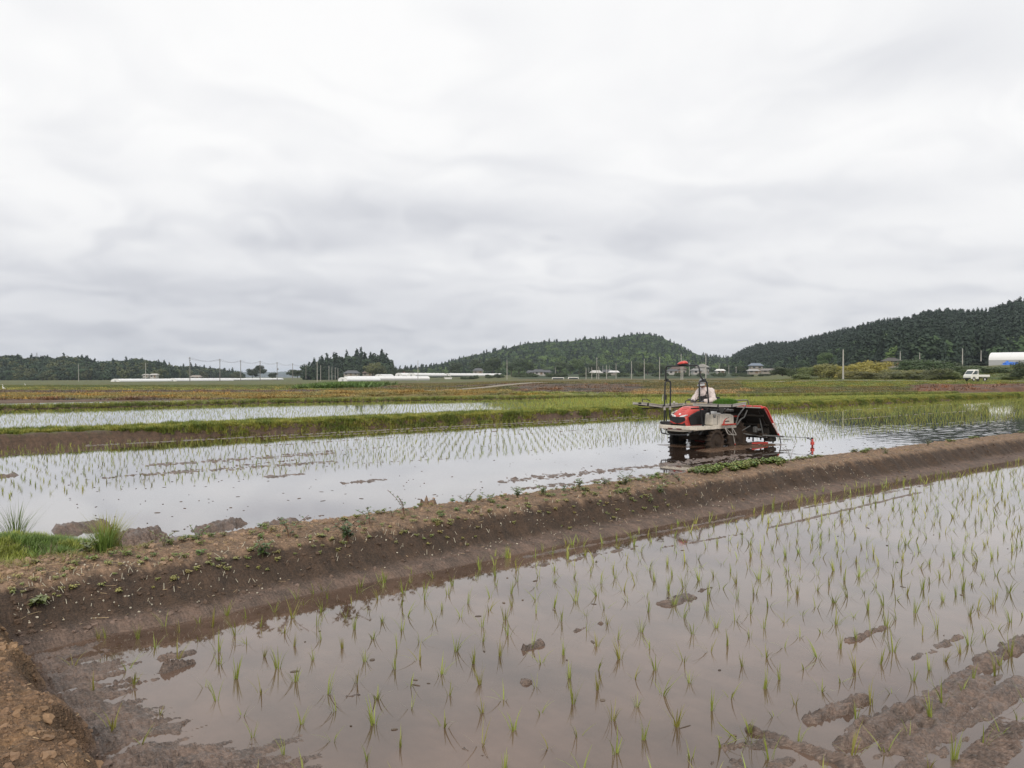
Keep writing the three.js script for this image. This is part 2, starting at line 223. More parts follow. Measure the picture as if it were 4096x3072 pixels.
// flooded paddies
const sheet = (pts, y, scale) => { const g = new THREE.ShapeGeometry(new THREE.Shape(pts.map(([u, v]) => new THREE.Vector2(u, v)))); const P = g.attributes.position, q = []; for (let i = 0; i < P.count; i++) { const u = P.getX(i), v = P.getY(i); P.setXYZ(i, u, y, -v); q.push(u / scale, v / scale); } g.setAttribute('uv', new THREE.Float32BufferAttribute(q, 2)); g.computeVertexNormals(); return g; };
struct('near_paddy_water', sheet([[.2, -6], [46, -6], [46, 5.9], [30, 6.6], [14, 7.2], [.2, 7.3]], 0, 6), waterMat(.15, .1, .076, .0005, .45), 'still turbid brown water of the near paddy');
{ // the far paddy's water: flat, with a rippled wake patch behind the planting machine
  const u0 = 15.5, u1 = 47.5, v0 = 7.2, v1 = 14.5, nx = 380, ny = 120;
  const wave = (u, v) => { const k = ss(u0, 19, u) * ss(u1, 36, u) * ss(v0, 8.2, v) * ss(v1, 11.5, v) * (.2 + .8 * ss(22, 30, u)); return k * .0034 * (n2(u * 1.1 + 3, v * 3.1) + .6 * n2(u * 2.6, v * 6.4 + 7) + .5 * n2(u * .5, v * 1.3)); };
  const patch = grid(nx, ny, (a, b) => { const u = mix(u0, u1, a), v = mix(v0, v1, b); return [u, B_LEVEL + wave(u, v), -v]; }, p => [p[0] / 7, -p[2] / 7]);
  const rest = [[[-25, 7.6], [u0, 7.45], [u0, 26], [-25, 26]], [[u0, v1], [u1, v1], [u1, 26], [u0, 26]], [[u1, 5.9], [120, 5.9], [120, 26], [u1, 26]], [[u0, v0], [u1, 5.9], [u1, v0]]].map(q => sheet(q, B_LEVEL, 7));
  struct('far_paddy_water', merge([patch, ...rest]), waterMat(.11, .073, .055, .0004), 'still bright water of the far paddy where the machine works');
}
struct('middle_paddy_water', sheet([[-40, 26], [110, 25], [110, 30], [82, 32], [63.5, 38], [54, 43.8], [40, 48.4], [23, 51.4], [7, 50.7], [-40, 50.5]], C_LEVEL, 7), waterMat(.1, .085, .055, .0004), 'shallow water of the planted paddy beyond the grassy bund');
struct('ditch_water', sheet([[-30, 51.6], [24, 52.2], [42, 49], [56, 44.5], [57, 47], [44, 55], [26, 60], [-30, 61]], .24, 7), waterMat(.12, .078, .055, .0004), 'strip of muddy water below the dry grass bank');

// ---------------------------------------------------------------- the far plain
const E_D = [60, 72, 90, 112, 125, 150, 200, 260, 330, 450, 650, 1000, 3000];
const E_COL = [-1600, 0, 1000, 1700, 2150, 2600, 3000, 3400, 3700, 4096, 5900];
const E_T = [[.22, .36, .3, .3, .25, .2, .1, 0, -.2, -.5, -.3, 0, 0], [.22, .36, .3, .3, .25, .2, .1, 0, -.2, -.5, -.3, 0, 0], [.22, .4, .35, .3, .3, .25, .2, .1, 0, -.2, .2, 0, 0], [.25, .55, .5, .6, .6, .6, .5, .45, .3, .1, 1.2, 2, 2], [.2, .4, .7, 1.15, 1.15, 1.1, 1, 1, 1.2, 2.4, 4, 6, 6], [.2, .3, .7, 1.1, 1.2, 1.2, 1.1, 1.1, 1.25, 2.8, 4.5, 8, 8], [.2, .3, .6, 1, 1.15, 1.25, 1.2, 1.3, 1.5, 2.6, 6, 10, 10], [.2, .3, .6, 1.2, 1.5, 1.7, 2.6, 4.2, 6.2, 9, 20, 30, 30], [.2, .3, .6, 1.25, 1.45, 2.4, 4.2, 5.2, 6.5, 12, 25, 40, 40], [.2, .3, .7, 1.36, 1.5, 3.6, 5.2, 5.6, 7, 15, 30, 45, 45], [.2, .3, .7, 1.36, 1.5, 3.6, 5.2, 5.6, 7, 15, 30, 45, 45]];
const plainAt = (col, d) => {
  let i = 0; while (i < E_COL.length - 2 && col > E_COL[i + 1]) i++; let j = 0; while (j < E_D.length - 2 && d > E_D[j + 1]) j++;
  const a = ss(E_COL[i], E_COL[i + 1], col), b = clamp(Math.log(d / E_D[j]) / Math.log(E_D[j + 1] / E_D[j]), 0, 1);
  return mix(mix(E_T[i][j], E_T[i][j + 1], b), mix(E_T[i + 1][j], E_T[i + 1][j + 1], b), a);
};
const ditch = (u, v) => ss(0, .6, v - farEdge(u) - 1.6) * ss(10, 7.5, v - farEdge(u)) * ss(60, 50, u);
const farLand = (x, z) => { const d = depthOf(x, z), col = colOf(x, z), u = x, v = -z, e = v - farEdge(u); let h = plainAt(col, d) + .05 * fbm(x * .3, z * .3, 3) * ss(55, 70, d); h = mix(-.15, h, ss(-.1, .7, e)); const k = ditch(u, v); return mix(h, .05, k); };
// what covers it, field by field (base colours)
const MUDB = [.19, .125, .085], GOLD = [.3, .235, .085], SOILB = [.165, .12, .088], YG = [.3, .29, .085], DK = [.12, .13, .05], GRN = [.15, .17, .055], OLV = [.17, .152, .062], RUST = [.21, .115, .072], BRT = [.21, .225, .055], TAN = [.33, .25, .13], TERR = [.055, .09, .032];
const COVER = [[-2000, 1300, [[62, MUDB], [78, GOLD], [99, SOILB], [104, YG], [110, DK], [116, YG], [123, GRN], [128, YG], [135, DK], [5000, GRN]]], [1300, 2060, [[62, MUDB], [84, GOLD], [104, OLV], [112, SOILB], [230, OLV], [5000, GRN]]], [2060, 2560, [[68, MUDB], [76, YG], [108, SOILB], [330, OLV], [5000, TERR]]], [2560, 2960, [[72, DK], [86, TAN], [330, OLV], [5000, TERR]]], [2960, 3650, [[74, DK], [95, OLV], [126, BRT], [5000, GRN]]], [3650, 9000, [[78, DK], [104, RUST], [126, BRT], [5000, GRN]]]];
const coverAt = (x, z) => {
  const w = fbm(x * .09, z * .09, 3), col = colOf(x, z) + 90 * fbm(x * .05 + 9, z * .05, 3), d = depthOf(x, z) * (1 + .035 * w + .015 * fbm(x * .4, z * .4, 2));
  for (const [c0, c1, bands] of COVER) if (col >= c0 && col < c1) for (const [dm, c] of bands) if (d < dm) { const p = 1 + .5 * fbm(x * .21, z * .21, 4), y = .45 * fbm(x * .13 + 40, z * .2, 4); return [c[0] * p * (1 + y), c[1] * p, c[2] * p * (1 - y)]; }
  return GRN;
};
{
  const cols = [], rings = []; for (let c = -1800; c <= 5900; c += 14) cols.push(c); for (let d = 38; d < 3200; d *= d < 140 ? 1.006 : 1.02) rings.push(d);
  const nx = cols.length - 1, ny = rings.length - 1;
  const g = grid(nx, ny, (a, b) => { const [x, z] = sight(cols[Math.round(a * nx)], rings[Math.round(b * ny)]); return [x, farLand(x, z), z]; }, p => [p[0] / 4, p[2] / 4]);
  const P = g.attributes.position, col = new Float32Array(P.count * 3); for (let k = 0; k < P.count; k++) { const c = coverAt(P.getX(k), P.getZ(k)); col.set(c, 3 * k); }
  g.setAttribute('color', new THREE.BufferAttribute(col, 3));
  struct('ground', g, soilMat(.95, .05), 'far plain of dry fields, banks and grass');
}
const bankStrip = (name, line, w, hgt, lev, lo, hi, n, colour, label) => { // a low bund following a line
  const g = grid(n, 10, (a, b) => { const u = mix(lo, hi, a), s = b * w, v = line(u) + s, r = fbm(u * .8, v * .8, 3); return [u, lev - .12 + (hgt + .12) * ss(0, .3, b) * ss(1, .7, b) * (1 + .2 * r), -v]; }, p => [p[0] / 2, -p[2] / 2]);
  const P = g.attributes.position, col = new Float32Array(P.count * 3); for (let k = 0; k < P.count; k++) { const r = 1 + .25 * fbm(P.getX(k), P.getZ(k), 3); col.set(colour.map(c => c * r), 3 * k); } g.setAttribute('color', new THREE.BufferAttribute(col, 3));
  return struct(name, g, bundMat, label);
};
bankStrip('field_bund', u => farEdge(u) - .2, 2.2, .2, C_LEVEL, -40, 100, 400, [.17, .13, .08], 'low grassy bund along the far edge of the middle paddy');
let roadPts;
// farm road with a pale surface, running up onto the bank
{
  roadPts = [[1500, 76], [1650, 79], [1900, 92], [2150, 112], [2330, 118], [2800, 124], [3100, 124], [3400, 122], [3700, 118], [3950, 113.5], [4300, 108], [5200, 100]].map(([c, d]) => { const [x, z] = sight(c, d); return V3(x, 0, z); });
  const cv = new THREE.CatmullRomCurve3(roadPts), n = 240; roadPts = cv.getPoints(200); const up = V3(0, 1, 0);
  const g = grid(n, 4, (a, b) => { const p = cv.getPoint(a), t = cv.getTangent(a).cross(up).normalize().multiplyScalar((b - .5) * 2.6); p.add(t); return [p.x, Math.max(farLand(p.x, p.z), farLand(p.x + .5, p.z - .5)) + .07 - .03 * Math.abs(b - .5), p.z]; }, p => [p[0] / 3, p[2] / 3]);
  struct('farm_road', g, std(.42, .38, .31, .95, { map: grainMap, bumpMap: grainBump, bumpScale: .02, side: THREE.DoubleSide }), 'pale gravel farm road along the bank');
}

// ---------------------------------------------------------------- grasses, rice and weeds
const leafMat = (r, g, b, rough = .55, through = .3) => new THREE.MeshPhysicalMaterial({ color: C(r, g, b), roughness: rough, transmission: through, thickness: 0, side: THREE.DoubleSide });
const tintMat = (rough = .7) => new THREE.MeshStandardMaterial({ color: 0xffffff, roughness: rough, side: THREE.DoubleSide });
// one bent tapering blade as a strip of quads
const blade = (P, I, x, z, dir, lean, h, w, seg, curl = 1) => {
  const base = P.length / 3, cx = Math.cos(dir), cz = Math.sin(dir), tw = dir + 1.57;
  for (let k = 0; k <= seg; k++) { const t = k / seg, o = lean * h * Math.pow(t, 1 + curl * .8), y = h * (t - .25 * lean * t * t * curl), ww = w * .5 * (1 - Math.pow(t, 1.8) * .93); P.push(x + cx * o - Math.cos(tw) * ww, y, z + cz * o - Math.sin(tw) * ww, x + cx * o + Math.cos(tw) * ww, y, z + cz * o + Math.sin(tw) * ww); }
  for (let k = 0; k < seg; k++) { const a = base + 2 * k; I.push(a, a + 1, a + 2, a + 1, a + 3, a + 2); }
};
const tuftGeo = (seed, n, h, spread, w, seg = 3, lean = .45, root = .02) => {
  const r = rngOf(seed), P = [], I = [];
  for (let k = 0; k < n; k++) { const a = r() * 6.283, q = r() * spread; blade(P, I, Math.cos(a) * q, Math.sin(a) * q, a + (r() - .5) * 1.2, lean * (.15 + r() * 1.2), h * (.5 + .5 * r()), w * (.75 + .5 * r()), seg, .5 + r()); }
  for (let k = 1; k < P.length; k += 3) P[k] -= root;
  const g = new THREE.BufferGeometry(); g.setAttribute('position', new THREE.Float32BufferAttribute(P, 3)); g.setIndex(I); g.setAttribute('uv', new THREE.Float32BufferAttribute(new Float32Array(P.length / 3 * 2), 2)); g.computeVertexNormals(); return g;
};
const M4 = new THREE.Matrix4(), Q4 = new THREE.Quaternion(), EU = new THREE.Euler(), S3 = V3(), T3 = V3(), C3 = new THREE.Color();
// a mass nobody could count: instances [x, y, z, turn, scale, r, g, b, lean]
const mass = (name, geo, mat, list, label, category, group, parent) => {
  const m = new THREE.InstancedMesh(geo, mat, list.length); m.name = parent ? name : numbered(name); tag(m, label, category, group, 'stuff');
  list.forEach((q, k) => { EU.set(q[8] ?? 0, q[3], (q[9] ?? 0)); Q4.setFromEuler(EU); const s = q[4]; if (Array.isArray(s)) S3.set(...s); else S3.set(s, s, s); M4.compose(T3.set(q[0], q[1], q[2]), Q4, S3); m.setMatrixAt(k, M4); if (q[5] !== undefined) m.setColorAt(k, C3.setRGB(q[5], q[6], q[7])); });
  (parent ?? scene).add(m); return m;
};
const inView = (x, z, m = 250) => { const d = depthOf(x, z), c = colOf(x, z); return d > .8 && c > -m && c < 4096 + m; };

// rice in the near paddy: transplanted hills in rows 30 cm apart
const RICE_COL = [.275, .31, .06];
const riceTone = r => { const k = .8 + .45 * r(), y = (r() - .45) * .35; return [RICE_COL[0] * k * (1 + y), RICE_COL[1] * k, RICE_COL[2] * k]; };
{
  const r = rngOf(77), spots = [];
  for (let row = 0; row < 28; row++) { const v = 6.28 - row * .3; for (let u = 1.15 + r() * .1; u < 42; u += .27) {
    const uu = u + (r() - .5) * .07, vv = v + bundShift(uu) + (r() - .5) * .06; if (r() < .07 || vv < -2.2) continue; const h = Math.max(0, landAt(uu, vv)); if (h > .1 || (uu < 1.5 && r() < .5)) continue;
    if (!inView(uu, -vv) || rowOf(uu, 0, -vv) > 3250) continue;
    spots.push({ x: uu, z: -vv, y: h, d: depthOf(uu, -vv), c: colOf(uu, -vv), row: rowOf(uu, h, -vv) }); } }
  // strays along the foot of the bund
  for (let k = 0; k < 60; k++) { const u = 1.4 + r() * 16, v = 6.42 + bundShift(u) + r() * .22; if (landAt(u, v) < .03) spots.push({ x: u, z: -v, y: 0, d: depthOf(u, -v), c: colOf(u, -v), row: rowOf(u, 0, -v) }); }
  const seen = s => s.c > -10 && s.c < 4110 && s.row < 3120; spots.sort((a, b) => (seen(b) - seen(a)) || a.d - b.d);
  const kinds = [0, 1, 2, 3, 4, 5, 6, 7, 8, 9].map(k => tuftGeo(300 + k * 7, [7, 9, 5, 8, 10, 6, 4, 8, 9, 5][k], [.15, .16, .13, .17, .15, .12, .15, .14, .17, .13][k], .012, .0062, 4, [.45, .4, .6, .5, .3, .7, .5, .28, .55, .8][k], .03));
  const mats = [0, 1, 2, 3, 4].map(() => leafMat(...riceTone(r), .5, .35));
  spots.slice(0, 300).forEach(s => { const m = single('rice_seedling', kinds[Math.floor(r() * 10)], mats[Math.floor(r() * 5)], 'small green rice seedling tuft standing in the near paddy water', 'rice seedling', 'rice seedlings in the near paddy'); m.position.set(s.x, s.y, s.z); const f = .9 + r() * .6; m.scale.set(f, f * (.85 + .3 * r()), f); m.rotation.set((r() - .5) * .25, r() * 6.28, (r() - .5) * .25); });
  const rest = new THREE.Group(); rest.name = numbered('rice_seedlings_beyond'); tag(rest, 'rows of smaller rice seedlings further back in the near paddy', 'rice', 'rice seedlings in the near paddy', 'stuff'); scene.add(rest);
  const bins = [[], [], [], [], []]; spots.slice(300).forEach(s => bins[Math.floor(r() * 5)].push([s.x, s.y, s.z, r() * 6.28, .9 + r() * .55, ...riceTone(r), (r() - .5) * .2, (r() - .5) * .2]));
  bins.forEach((b, k) => mass('rice_tufts', kinds[k * 2], tintMat(.55), b, undefined, undefined, undefined, rest));
}
// rice of the two paddies behind
{
  const r = rngOf(88), far = [], mid = [];
  for (let row = 0; row < 60; row++) { const v = 11.35 + row * .3; if (v > 25) break; for (let u = -6; u < 90; u += .25) {
    if (v < 14 && u < 20.4 + (v - 11.3) * .1) continue; const e = midEdge(u) - .25; if (v > e || (v > e - 1.2 && r() < .3)) continue; if (r() < .08) continue; const uu = u + (r() - .5) * .08, vv = v + (r() - .5) * .07 - (u > 30 ? .02 * (u - 30) : 0);
    if (vv < 10 || !inView(uu, -vv, 200)) continue; const h = landAt(uu, vv); const big = 1 + .35 * ss(25, 45, u); far.push([uu, Math.max(B_LEVEL, h) - .0, -vv, r() * 6.28, big * (.7 + r() * .5), ...riceTone(r).map(c => c * .9), (r() - .5) * .2, (r() - .5) * .2]); } }
  for (let v = 27.6; v < 51; v += .3) for (let u = -20; u < 100; u += .2) {
    const uu = u + (r() - .5) * .08, vv = v + (r() - .5) * .08; if (vv > farEdge(uu) - .4 || vv < midEdge(uu) + 3 || !inView(uu, -vv, 150)) continue; const g = fbm(uu * .07, vv * .1, 2), c = colOf(uu, -vv), lush = ss(1900, 2500, c + g * 500); if (r() < .1 || r() < (1 - lush) * .35) continue;
    const t = riceTone(r); mid.push([uu, C_LEVEL, -vv, r() * 6.28, (.62 + .75 * lush) * (.75 + r() * .5), t[0] * 1.05, t[1] * 1.05, t[2], (r() - .5) * .2, (r() - .5) * .2]); }
  const k1 = tuftGeo(501, 6, .15, .015, .008, 2, .6, .03), k2 = tuftGeo(502, 7, .17, .02, .011, 2, .5, .03);
  mass('far_paddy_rice', k1, tintMat(.6), far, 'rows of rice seedlings in the far paddy around the machine', 'rice');
  mass('middle_paddy_rice', k2, tintMat(.6), mid, 'green rice in the paddy beyond the grassy bund', 'rice');
}
// grass on the middle bund and on the banks behind
{
  const r = rngOf(99), a = [], b = [], c = [], dry = [];
  const tone = (base, k = .35) => { const q = 1 - k / 2 + k * r(), y = (r() - .5) * .3; return [base[0] * q * (1 + y), base[1] * q, base[2] * q * (1 - y * .5)]; };
  for (let k = 0; k < 48000; k++) { const u = -6 + Math.pow(r(), 1.5) * 100, s = .05 + Math.pow(r(), 1.3) * 2.7, v = midEdge(u) + s; if (!inView(u, -v, 150)) continue; const patch = fbm(u * .5, v * .9, 3), bare = colOf(u, -v) < 420 || (u > 23 && u < 27) ? .5 : 0; if (s < mix(.62, .14, ss(250, 1000, colOf(u, -v))) - patch * .25 + bare * .35) continue; a.push([u, landAt(u, v) - .02, -v, r() * 6.28, .7 + r() * .8 + patch * .5, ...tone(patch > .1 ? [.16, .2, .035] : [.28, .29, .055])]); }
  for (let k = 0; k < 12000; k++) { const u = -30 + r() * 120, s = .2 + r() * 1.8, v = farEdge(u) + s - .2; if (!inView(u, -v, 120)) continue; b.push([u, C_LEVEL + .08, -v, r() * 6.28, .7 + r() * .7, ...tone(fbm(u * .3, v, 2) > 0 ? [.17, .21, .045] : [.24, .26, .055])]); }
  for (let k = 0; k < 110000; k++) { const d = 60 * Math.pow(170 / 60, r()), col = -250 + r() * 4600, [x, z] = sight(col, d); if (-z < farEdge(x) + 1.2 || ditch(x, -z) > .2) continue; const cov = coverAt(x, z); const soil = cov[1] < .14 && cov[0] > cov[1] * 1.1; const gap = fbm(x * .35, z * .9, 3); if (soil && r() < .93) continue; if (gap < -.12 && r() < .8) continue; if (d > 74 && d < 130 && roadPts.some(p => (p.x - x) ** 2 + (p.z - z) ** 2 < 2.2)) continue; const rust = cov[0] > cov[1] * 1.5; c.push([x, farLand(x, z) - .03, z, r() * 6.28, (rust ? 1.25 : .85) * (.45 + r() * .9 + .5 * gap), ...tone([cov[0] * 1.05, cov[1] * 1.05, cov[2]], .5)]); }
  const k1 = tuftGeo(601, 14, .155, .1, .017, 2, 1.0), k2 = tuftGeo(602, 14, .26, .14, .03, 2, .8), k3 = tuftGeo(603, 18, .26, .4, .05, 2, 1.1);
  mass('bund_grass', k1, tintMat(.7), a, 'bright green grass and weeds covering the grassy bund', 'grass');
  mass('far_bund_grass', k2, tintMat(.7), b, 'green grass along the far edge of the middle paddy', 'grass');
  mass('bank_grass', k3, tintMat(.8), c, 'golden, olive and rusty grass on the banks and far fields', 'grass');
  // tall reeds left of centre
  const reed = []; for (let k = 0; k < 900; k++) { const d = 104 + r() * 36, col = 1330 + (r() + r() - 1) * 150 + (d - 104) * 3, [x, z] = sight(col, d); reed.push([x, farLand(x, z) - .1, z, r() * 6.28, 2.4 + r() * 2.4, ...tone([.1, .17, .035])]); }
  mass('reed_bed', k3, tintMat(.7), reed, 'patch of vivid green reeds in front of the white greenhouse', 'reeds');
}
// straw, chips and clods lying on the bund and headland
{
  const r = rngOf(111), straw = [], chip = [], clod = [], dryg = [];
  const put = (list, u, v, up, s, col, lie = 1.57) => list.push([u, landAt(u, v) + up, -v, r() * 6.28, s, ...col, (r() - .5) * .5, lie + (r() - .5) * .4]);
  for (let k = 0; k < 1700; k++) { const u = 1.0 + Math.pow(r(), 1.5) * 26, s = r() < .88 ? 7.1 + r() * 1.1 : 6.7 + r() * .5, v = s + bundShift(u), t = .6 + r() * .6; put(straw, u, v, .004, [.35 + r() * .7, .2 + r() * r() * 1.3, .35 + r() * .7], [.46 * t, .35 * t, .21 * t]); }
  for (let k = 0; k < 190; k++) { const v = 1.2 + r() * 5, u = .1 + r() * .85, t = .7 + r() * .7; if (landAt(u, v) > .1) put(straw, u, v, .006, [.4 + r() * .5, .25 + r() * r() * 1.6, .4 + r() * .5], [.5 * t, .37 * t, .22 * t]); }
  for (let k = 0; k < 300; k++) { const u = 1.0 + Math.pow(r(), 1.6) * 14, v = 6.72 + r() * .62 + bundShift(u), t = .7 + r() * .5; put(chip, u, v, .004, [.25 + r() * r() * 1.1, .25 + r() * .6, .25 + r() * .7], [.5 * t, .46 * t, .37 * t], 0); }
  for (let k = 0; k < 240; k++) { const u = 1.0 + Math.pow(r(), 1.5) * 14, v = 6.85 + r() * .45 + bundShift(u), t = .8 + r() * .4; put(straw, u, v, .01, [.9, .25 + r() * .5, .9], [.62 * t, .58 * t, .46 * t], r() * .9); }
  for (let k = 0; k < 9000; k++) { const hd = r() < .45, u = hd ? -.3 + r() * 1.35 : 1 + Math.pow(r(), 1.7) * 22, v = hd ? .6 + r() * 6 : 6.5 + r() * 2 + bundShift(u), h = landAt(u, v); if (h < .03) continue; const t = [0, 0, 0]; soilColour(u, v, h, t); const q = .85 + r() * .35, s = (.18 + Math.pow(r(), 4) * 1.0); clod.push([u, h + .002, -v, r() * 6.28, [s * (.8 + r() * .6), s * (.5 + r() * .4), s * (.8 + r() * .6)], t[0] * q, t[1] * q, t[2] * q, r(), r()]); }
  for (let k = 0; k < 2200; k++) { const u = .9 + Math.pow(r(), 1.6) * 24, v = 7.25 + r() * .95 + bundShift(u), p = fbm(u * .8, v * 1.5, 3); if (p < -.02) continue; const t = .7 + r() * .6, green = r() < .22; dryg.push([u, landAt(u, v) - .005, -v, r() * 6.28, .3 + r() * .5, ...(green ? [.14 * t, .19 * t, .05 * t] : [.42 * t, .3 * t, .14 * t])]); }
  const rough = (s, n) => { const g = new THREE.IcosahedronGeometry(s, 1), P = g.attributes.position; for (let k = 0; k < P.count; k++) { const x = P.getX(k), y = P.getY(k), z = P.getZ(k), q = 1 + .35 * n3(x / s * 1.3 + n, y / s * 1.3, z / s * 1.3); P.setXYZ(k, x * q, y * q, z * q); } g.computeVertexNormals(); return g; };
  mass('straw_litter', new THREE.CylinderGeometry(.0022, .0028, .1, 5), tintMat(.9), straw, 'pale dry straw scattered over the bund and headland', 'straw');
  mass('pale_chips', rough(.011, 3), tintMat(.8), chip, 'small whitish stones and husk chips on the bund face', 'chips');
  mass('earth_clods', rough(.02, 8), tintMat(.95), clod, 'crumbled earth clods on the bund and headland', 'clods');
  mass('dry_bund_grass', tuftGeo(620, 9, .1, .05, .006, 2, 1.6), tintMat(.9), dryg, 'short dry grass stubble on top of the earth bund', 'grass');
}
{ // scraps of straw and mud crumbs afloat
  const r = rngOf(171), bits = []; for (let k = 0; k < 420; k++) { const B = r() < .9, u = B ? 2.5 + Math.pow(r(), 1.3) * 20 : 1.6 + r() * 9, v = B ? 8.8 + Math.pow(r(), 1.5) * 9 : 2 + r() * 4, lev = B ? B_LEVEL : 0; if (landAt(u, v) > lev - .01) continue; const t = .6 + r() * .8; bits.push([u, lev + .002, -v, r() * 6.28, [.4 + r() * r() * 3.2, .12 + r() * .3, .25 + r() * r() * 1.1], .11 * t, .085 * t, .066 * t, 0, 0]); }
  const g = new THREE.IcosahedronGeometry(.016, 1); mass('floating_scraps', g, tintMat(.8), bits, 'small dark scraps of straw and mud afloat on the paddies', 'debris'); }
// broad leaved weeds on the bund: a few stems with pointed leaves
const weedLeafMat = [leafMat(.07, .13, .03, .5, .25), leafMat(.1, .17, .035, .5, .25), leafMat(.16, .2, .05, .5, .3)], stemMat = std(.13, .12, .05, .8), redStem = std(.16, .08, .05, .8);
const weedGeo = (seed, stems, h, leaf, spread) => {
  const r = rngOf(seed), L = [], I = [], st = [];
  for (let s = 0; s < stems; s++) {
    const a = r() * 6.283, ln = .25 + r() * spread, hh = h * (.55 + .45 * r()), dx = Math.cos(a) * ln, dz = Math.sin(a) * ln; const at = t => V3(dx * hh * t * t, hh * t, dz * hh * t * t);
    st.push(pipe([[0, -.03, 0], at(.35).toArray(), at(.7).toArray(), at(1).toArray()], .0028, .02, 5));
    const n = 5 + Math.floor(r() * 5);
    for (let k = 0; k < n; k++) { const t = .2 + .8 * (k + r() * .4) / n, p = at(Math.min(1, t)), b = k * 2.4 + r(), q = leaf * (.6 + .6 * r()), w = q * .32, up = .1 + r() * .5, d = V3(Math.cos(b), up, Math.sin(b)).normalize(), sd = V3(-Math.sin(b), 0, Math.cos(b)), base = L.length / 3, fold = q * .1;
      const m = p.clone().addScaledVector(d, q * .45), e = p.clone().addScaledVector(d, q).add(V3(0, -q * .3, 0)); L.push(...p.toArray(), ...m.clone().addScaledVector(sd, w).add(V3(0, fold, 0)).toArray(), ...m.toArray(), ...m.clone().addScaledVector(sd, -w).add(V3(0, fold, 0)).toArray(), ...e.toArray()); I.push(base, base + 2, base + 1, base, base + 3, base + 2, base + 1, base + 2, base + 4, base + 2, base + 3, base + 4); }
  }
  const g = new THREE.BufferGeometry(); g.setAttribute('position', new THREE.Float32BufferAttribute(L, 3)); g.setAttribute('uv', new THREE.Float32BufferAttribute(new Float32Array(L.length / 3 * 2), 2)); g.setIndex(I); g.computeVertexNormals(); return [merge(st), g];
};
{
  const sites = [ // u, v(at height), stems, height, leaf, tone, label
    [3.04, 7.12, 7, .2, .07, 1, 'bushy weed at the bund lip nearest the grassy corner'], [3.44, 7.4, 4, .26, .06, 0, 'two tall dark weed sprigs left of the widest weed'], [3.94, 7.1, 9, .22, .075, 0, 'widest dark leafy weed sprawling on the bund front'], [4.39, 7.42, 2, .24, .07, 0, 'slim upright weed just right of the widest weed'],
    [4.75, 7.55, 2, .1, .04, 0, 'tiny weed pair beside the earth heap'], [4.95, 7.6, 3, .27, .06, 0, 'tall dark weed standing against the crumbled earth heap'], [5.94, 7.7, 4, .2, .05, 0, 'arching weed reaching out over the water past the heap'], [6.25, 7.6, 3, .14, .05, 1, 'low weed between the arching weed and the dense one'], [6.77, 7.68, 6, .19, .06, 1, 'dense round weed on the back edge of the bund'],
    [7.17, 7.6, 4, .15, .06, 1, 'weed just right of the dense round weed'], [7.56, 7.62, 2, .16, .06, 0, 'small upright weed, third of the row of four'], [7.9, 7.64, 5, .15, .07, 1, 'spreading weed, last of the row of four'], [8.4, 7.62, 4, .14, .06, 0, 'dark weed clump left of the yellowish one'], [8.8, 7.55, 6, .2, .06, 1, 'yellowish bushy weed on the mid bund crest'], [9.05, 7.1, 5, .14, .06, 1, 'weed on the bund front below the yellowish bushy one'], [8.75, 7.05, 3, .13, .05, 2, 'pale reddish weed on the bund front'], [9.75, 7.3, 4, .15, .05, 0, 'weed standing in front of the machine reflection'], [10.5, 7.5, 3, .13, .05, 1, 'small weed left of the creeping green mat'],
    [13.62, 7.62, 3, .42, .06, 0, 'tallest thin weed sprig right of the creeping mat'], [16.7, 7.2, 4, .16, .06, 2, 'weed tuft on the bund far right of the machine'], [19.1, 7.3, 4, .16, .06, 2, 'weed tuft near the right end of the bund'], [1.67, 7.8, 6, .13, .07, 2, 'low leafy weed at the foot of the yellow grass clump'], [2.3, 7.66, 3, .18, .05, 2, 'reddish sprig right of the yellow grass clump'], [2.6, 7.62, 3, .2, .06, 1, 'weed sprig leaning over the water by the mud heap'], [1.15, 6.95, 4, .08, .08, 2, 'flat rosette of weed at the left end of the bund face']];
  sites.forEach(([u, v, n, h, leaf, tone, label], k) => { const g = thing('bund_weed', label, 'weed', 'weeds along the earth bund'), vv = v + bundShift(u) * .2; const [s, l] = weedGeo(700 + k * 13, n, h, leaf, .8); part(g, 'stem', s, tone ? stemMat : redStem); part(g, 'leaf_spray', l, weedLeafMat[tone]); g.position.set(u, landAt(u, vv), -vv); });
  // the creeping green mat
  const r = rngOf(131), mat = []; for (let k = 0; k < 620; k++) { const t = r(), u = 10.7 + t * 2.9, v = 7.72 + (r() - .5) * .36 + .12 * n2(u * 2, 1) + bundShift(u); if (n2(u * 2.6, v * 4) + .45 * n2(u * 7, v * 9) < -.05) continue; mat.push([u, landAt(u, v), -v, r() * 6.28, .6 + r() * .7, .12 + .08 * r(), .17 + .07 * r(), .04]); }
  const [s0, l0] = weedGeo(801, 4, .09, .06, 1.4); mass('creeping_weed_mat', l0, tintMat(.55), mat, 'creeping green weed mat on the bund in front of the machine', 'weeds');
  const small = []; for (let k = 0; k < 260; k++) { const u = 9 + r() * 24, v = 7.75 + (r() - .5) * .2 + bundShift(u); if (fbm(u * .5, 3, 2) > .05) small.push([u, landAt(u, v), -v, r() * 6.28, .5 + r() * .5, .15 + .08 * r(), .19 + .06 * r(), .05]); }
  for (let k = 0; k < 150; k++) { const u = 1 + r() * 9, v = 7.2 + r() * .9 + bundShift(u); small.push([u, landAt(u, v), -v, r() * 6.28, .35 + r() * .4, .12 + .1 * r(), .17 + .06 * r(), .05]); }
  for (let k = 0; k < 160; k++) { const u = 1 + r() * 9, v = 6.95 + r() * .35 + bundShift(u); small.push([u, landAt(u, v), -v, r() * 6.28, .25 + r() * .3, .25 + .1 * r(), .27 + .06 * r(), .1]); }
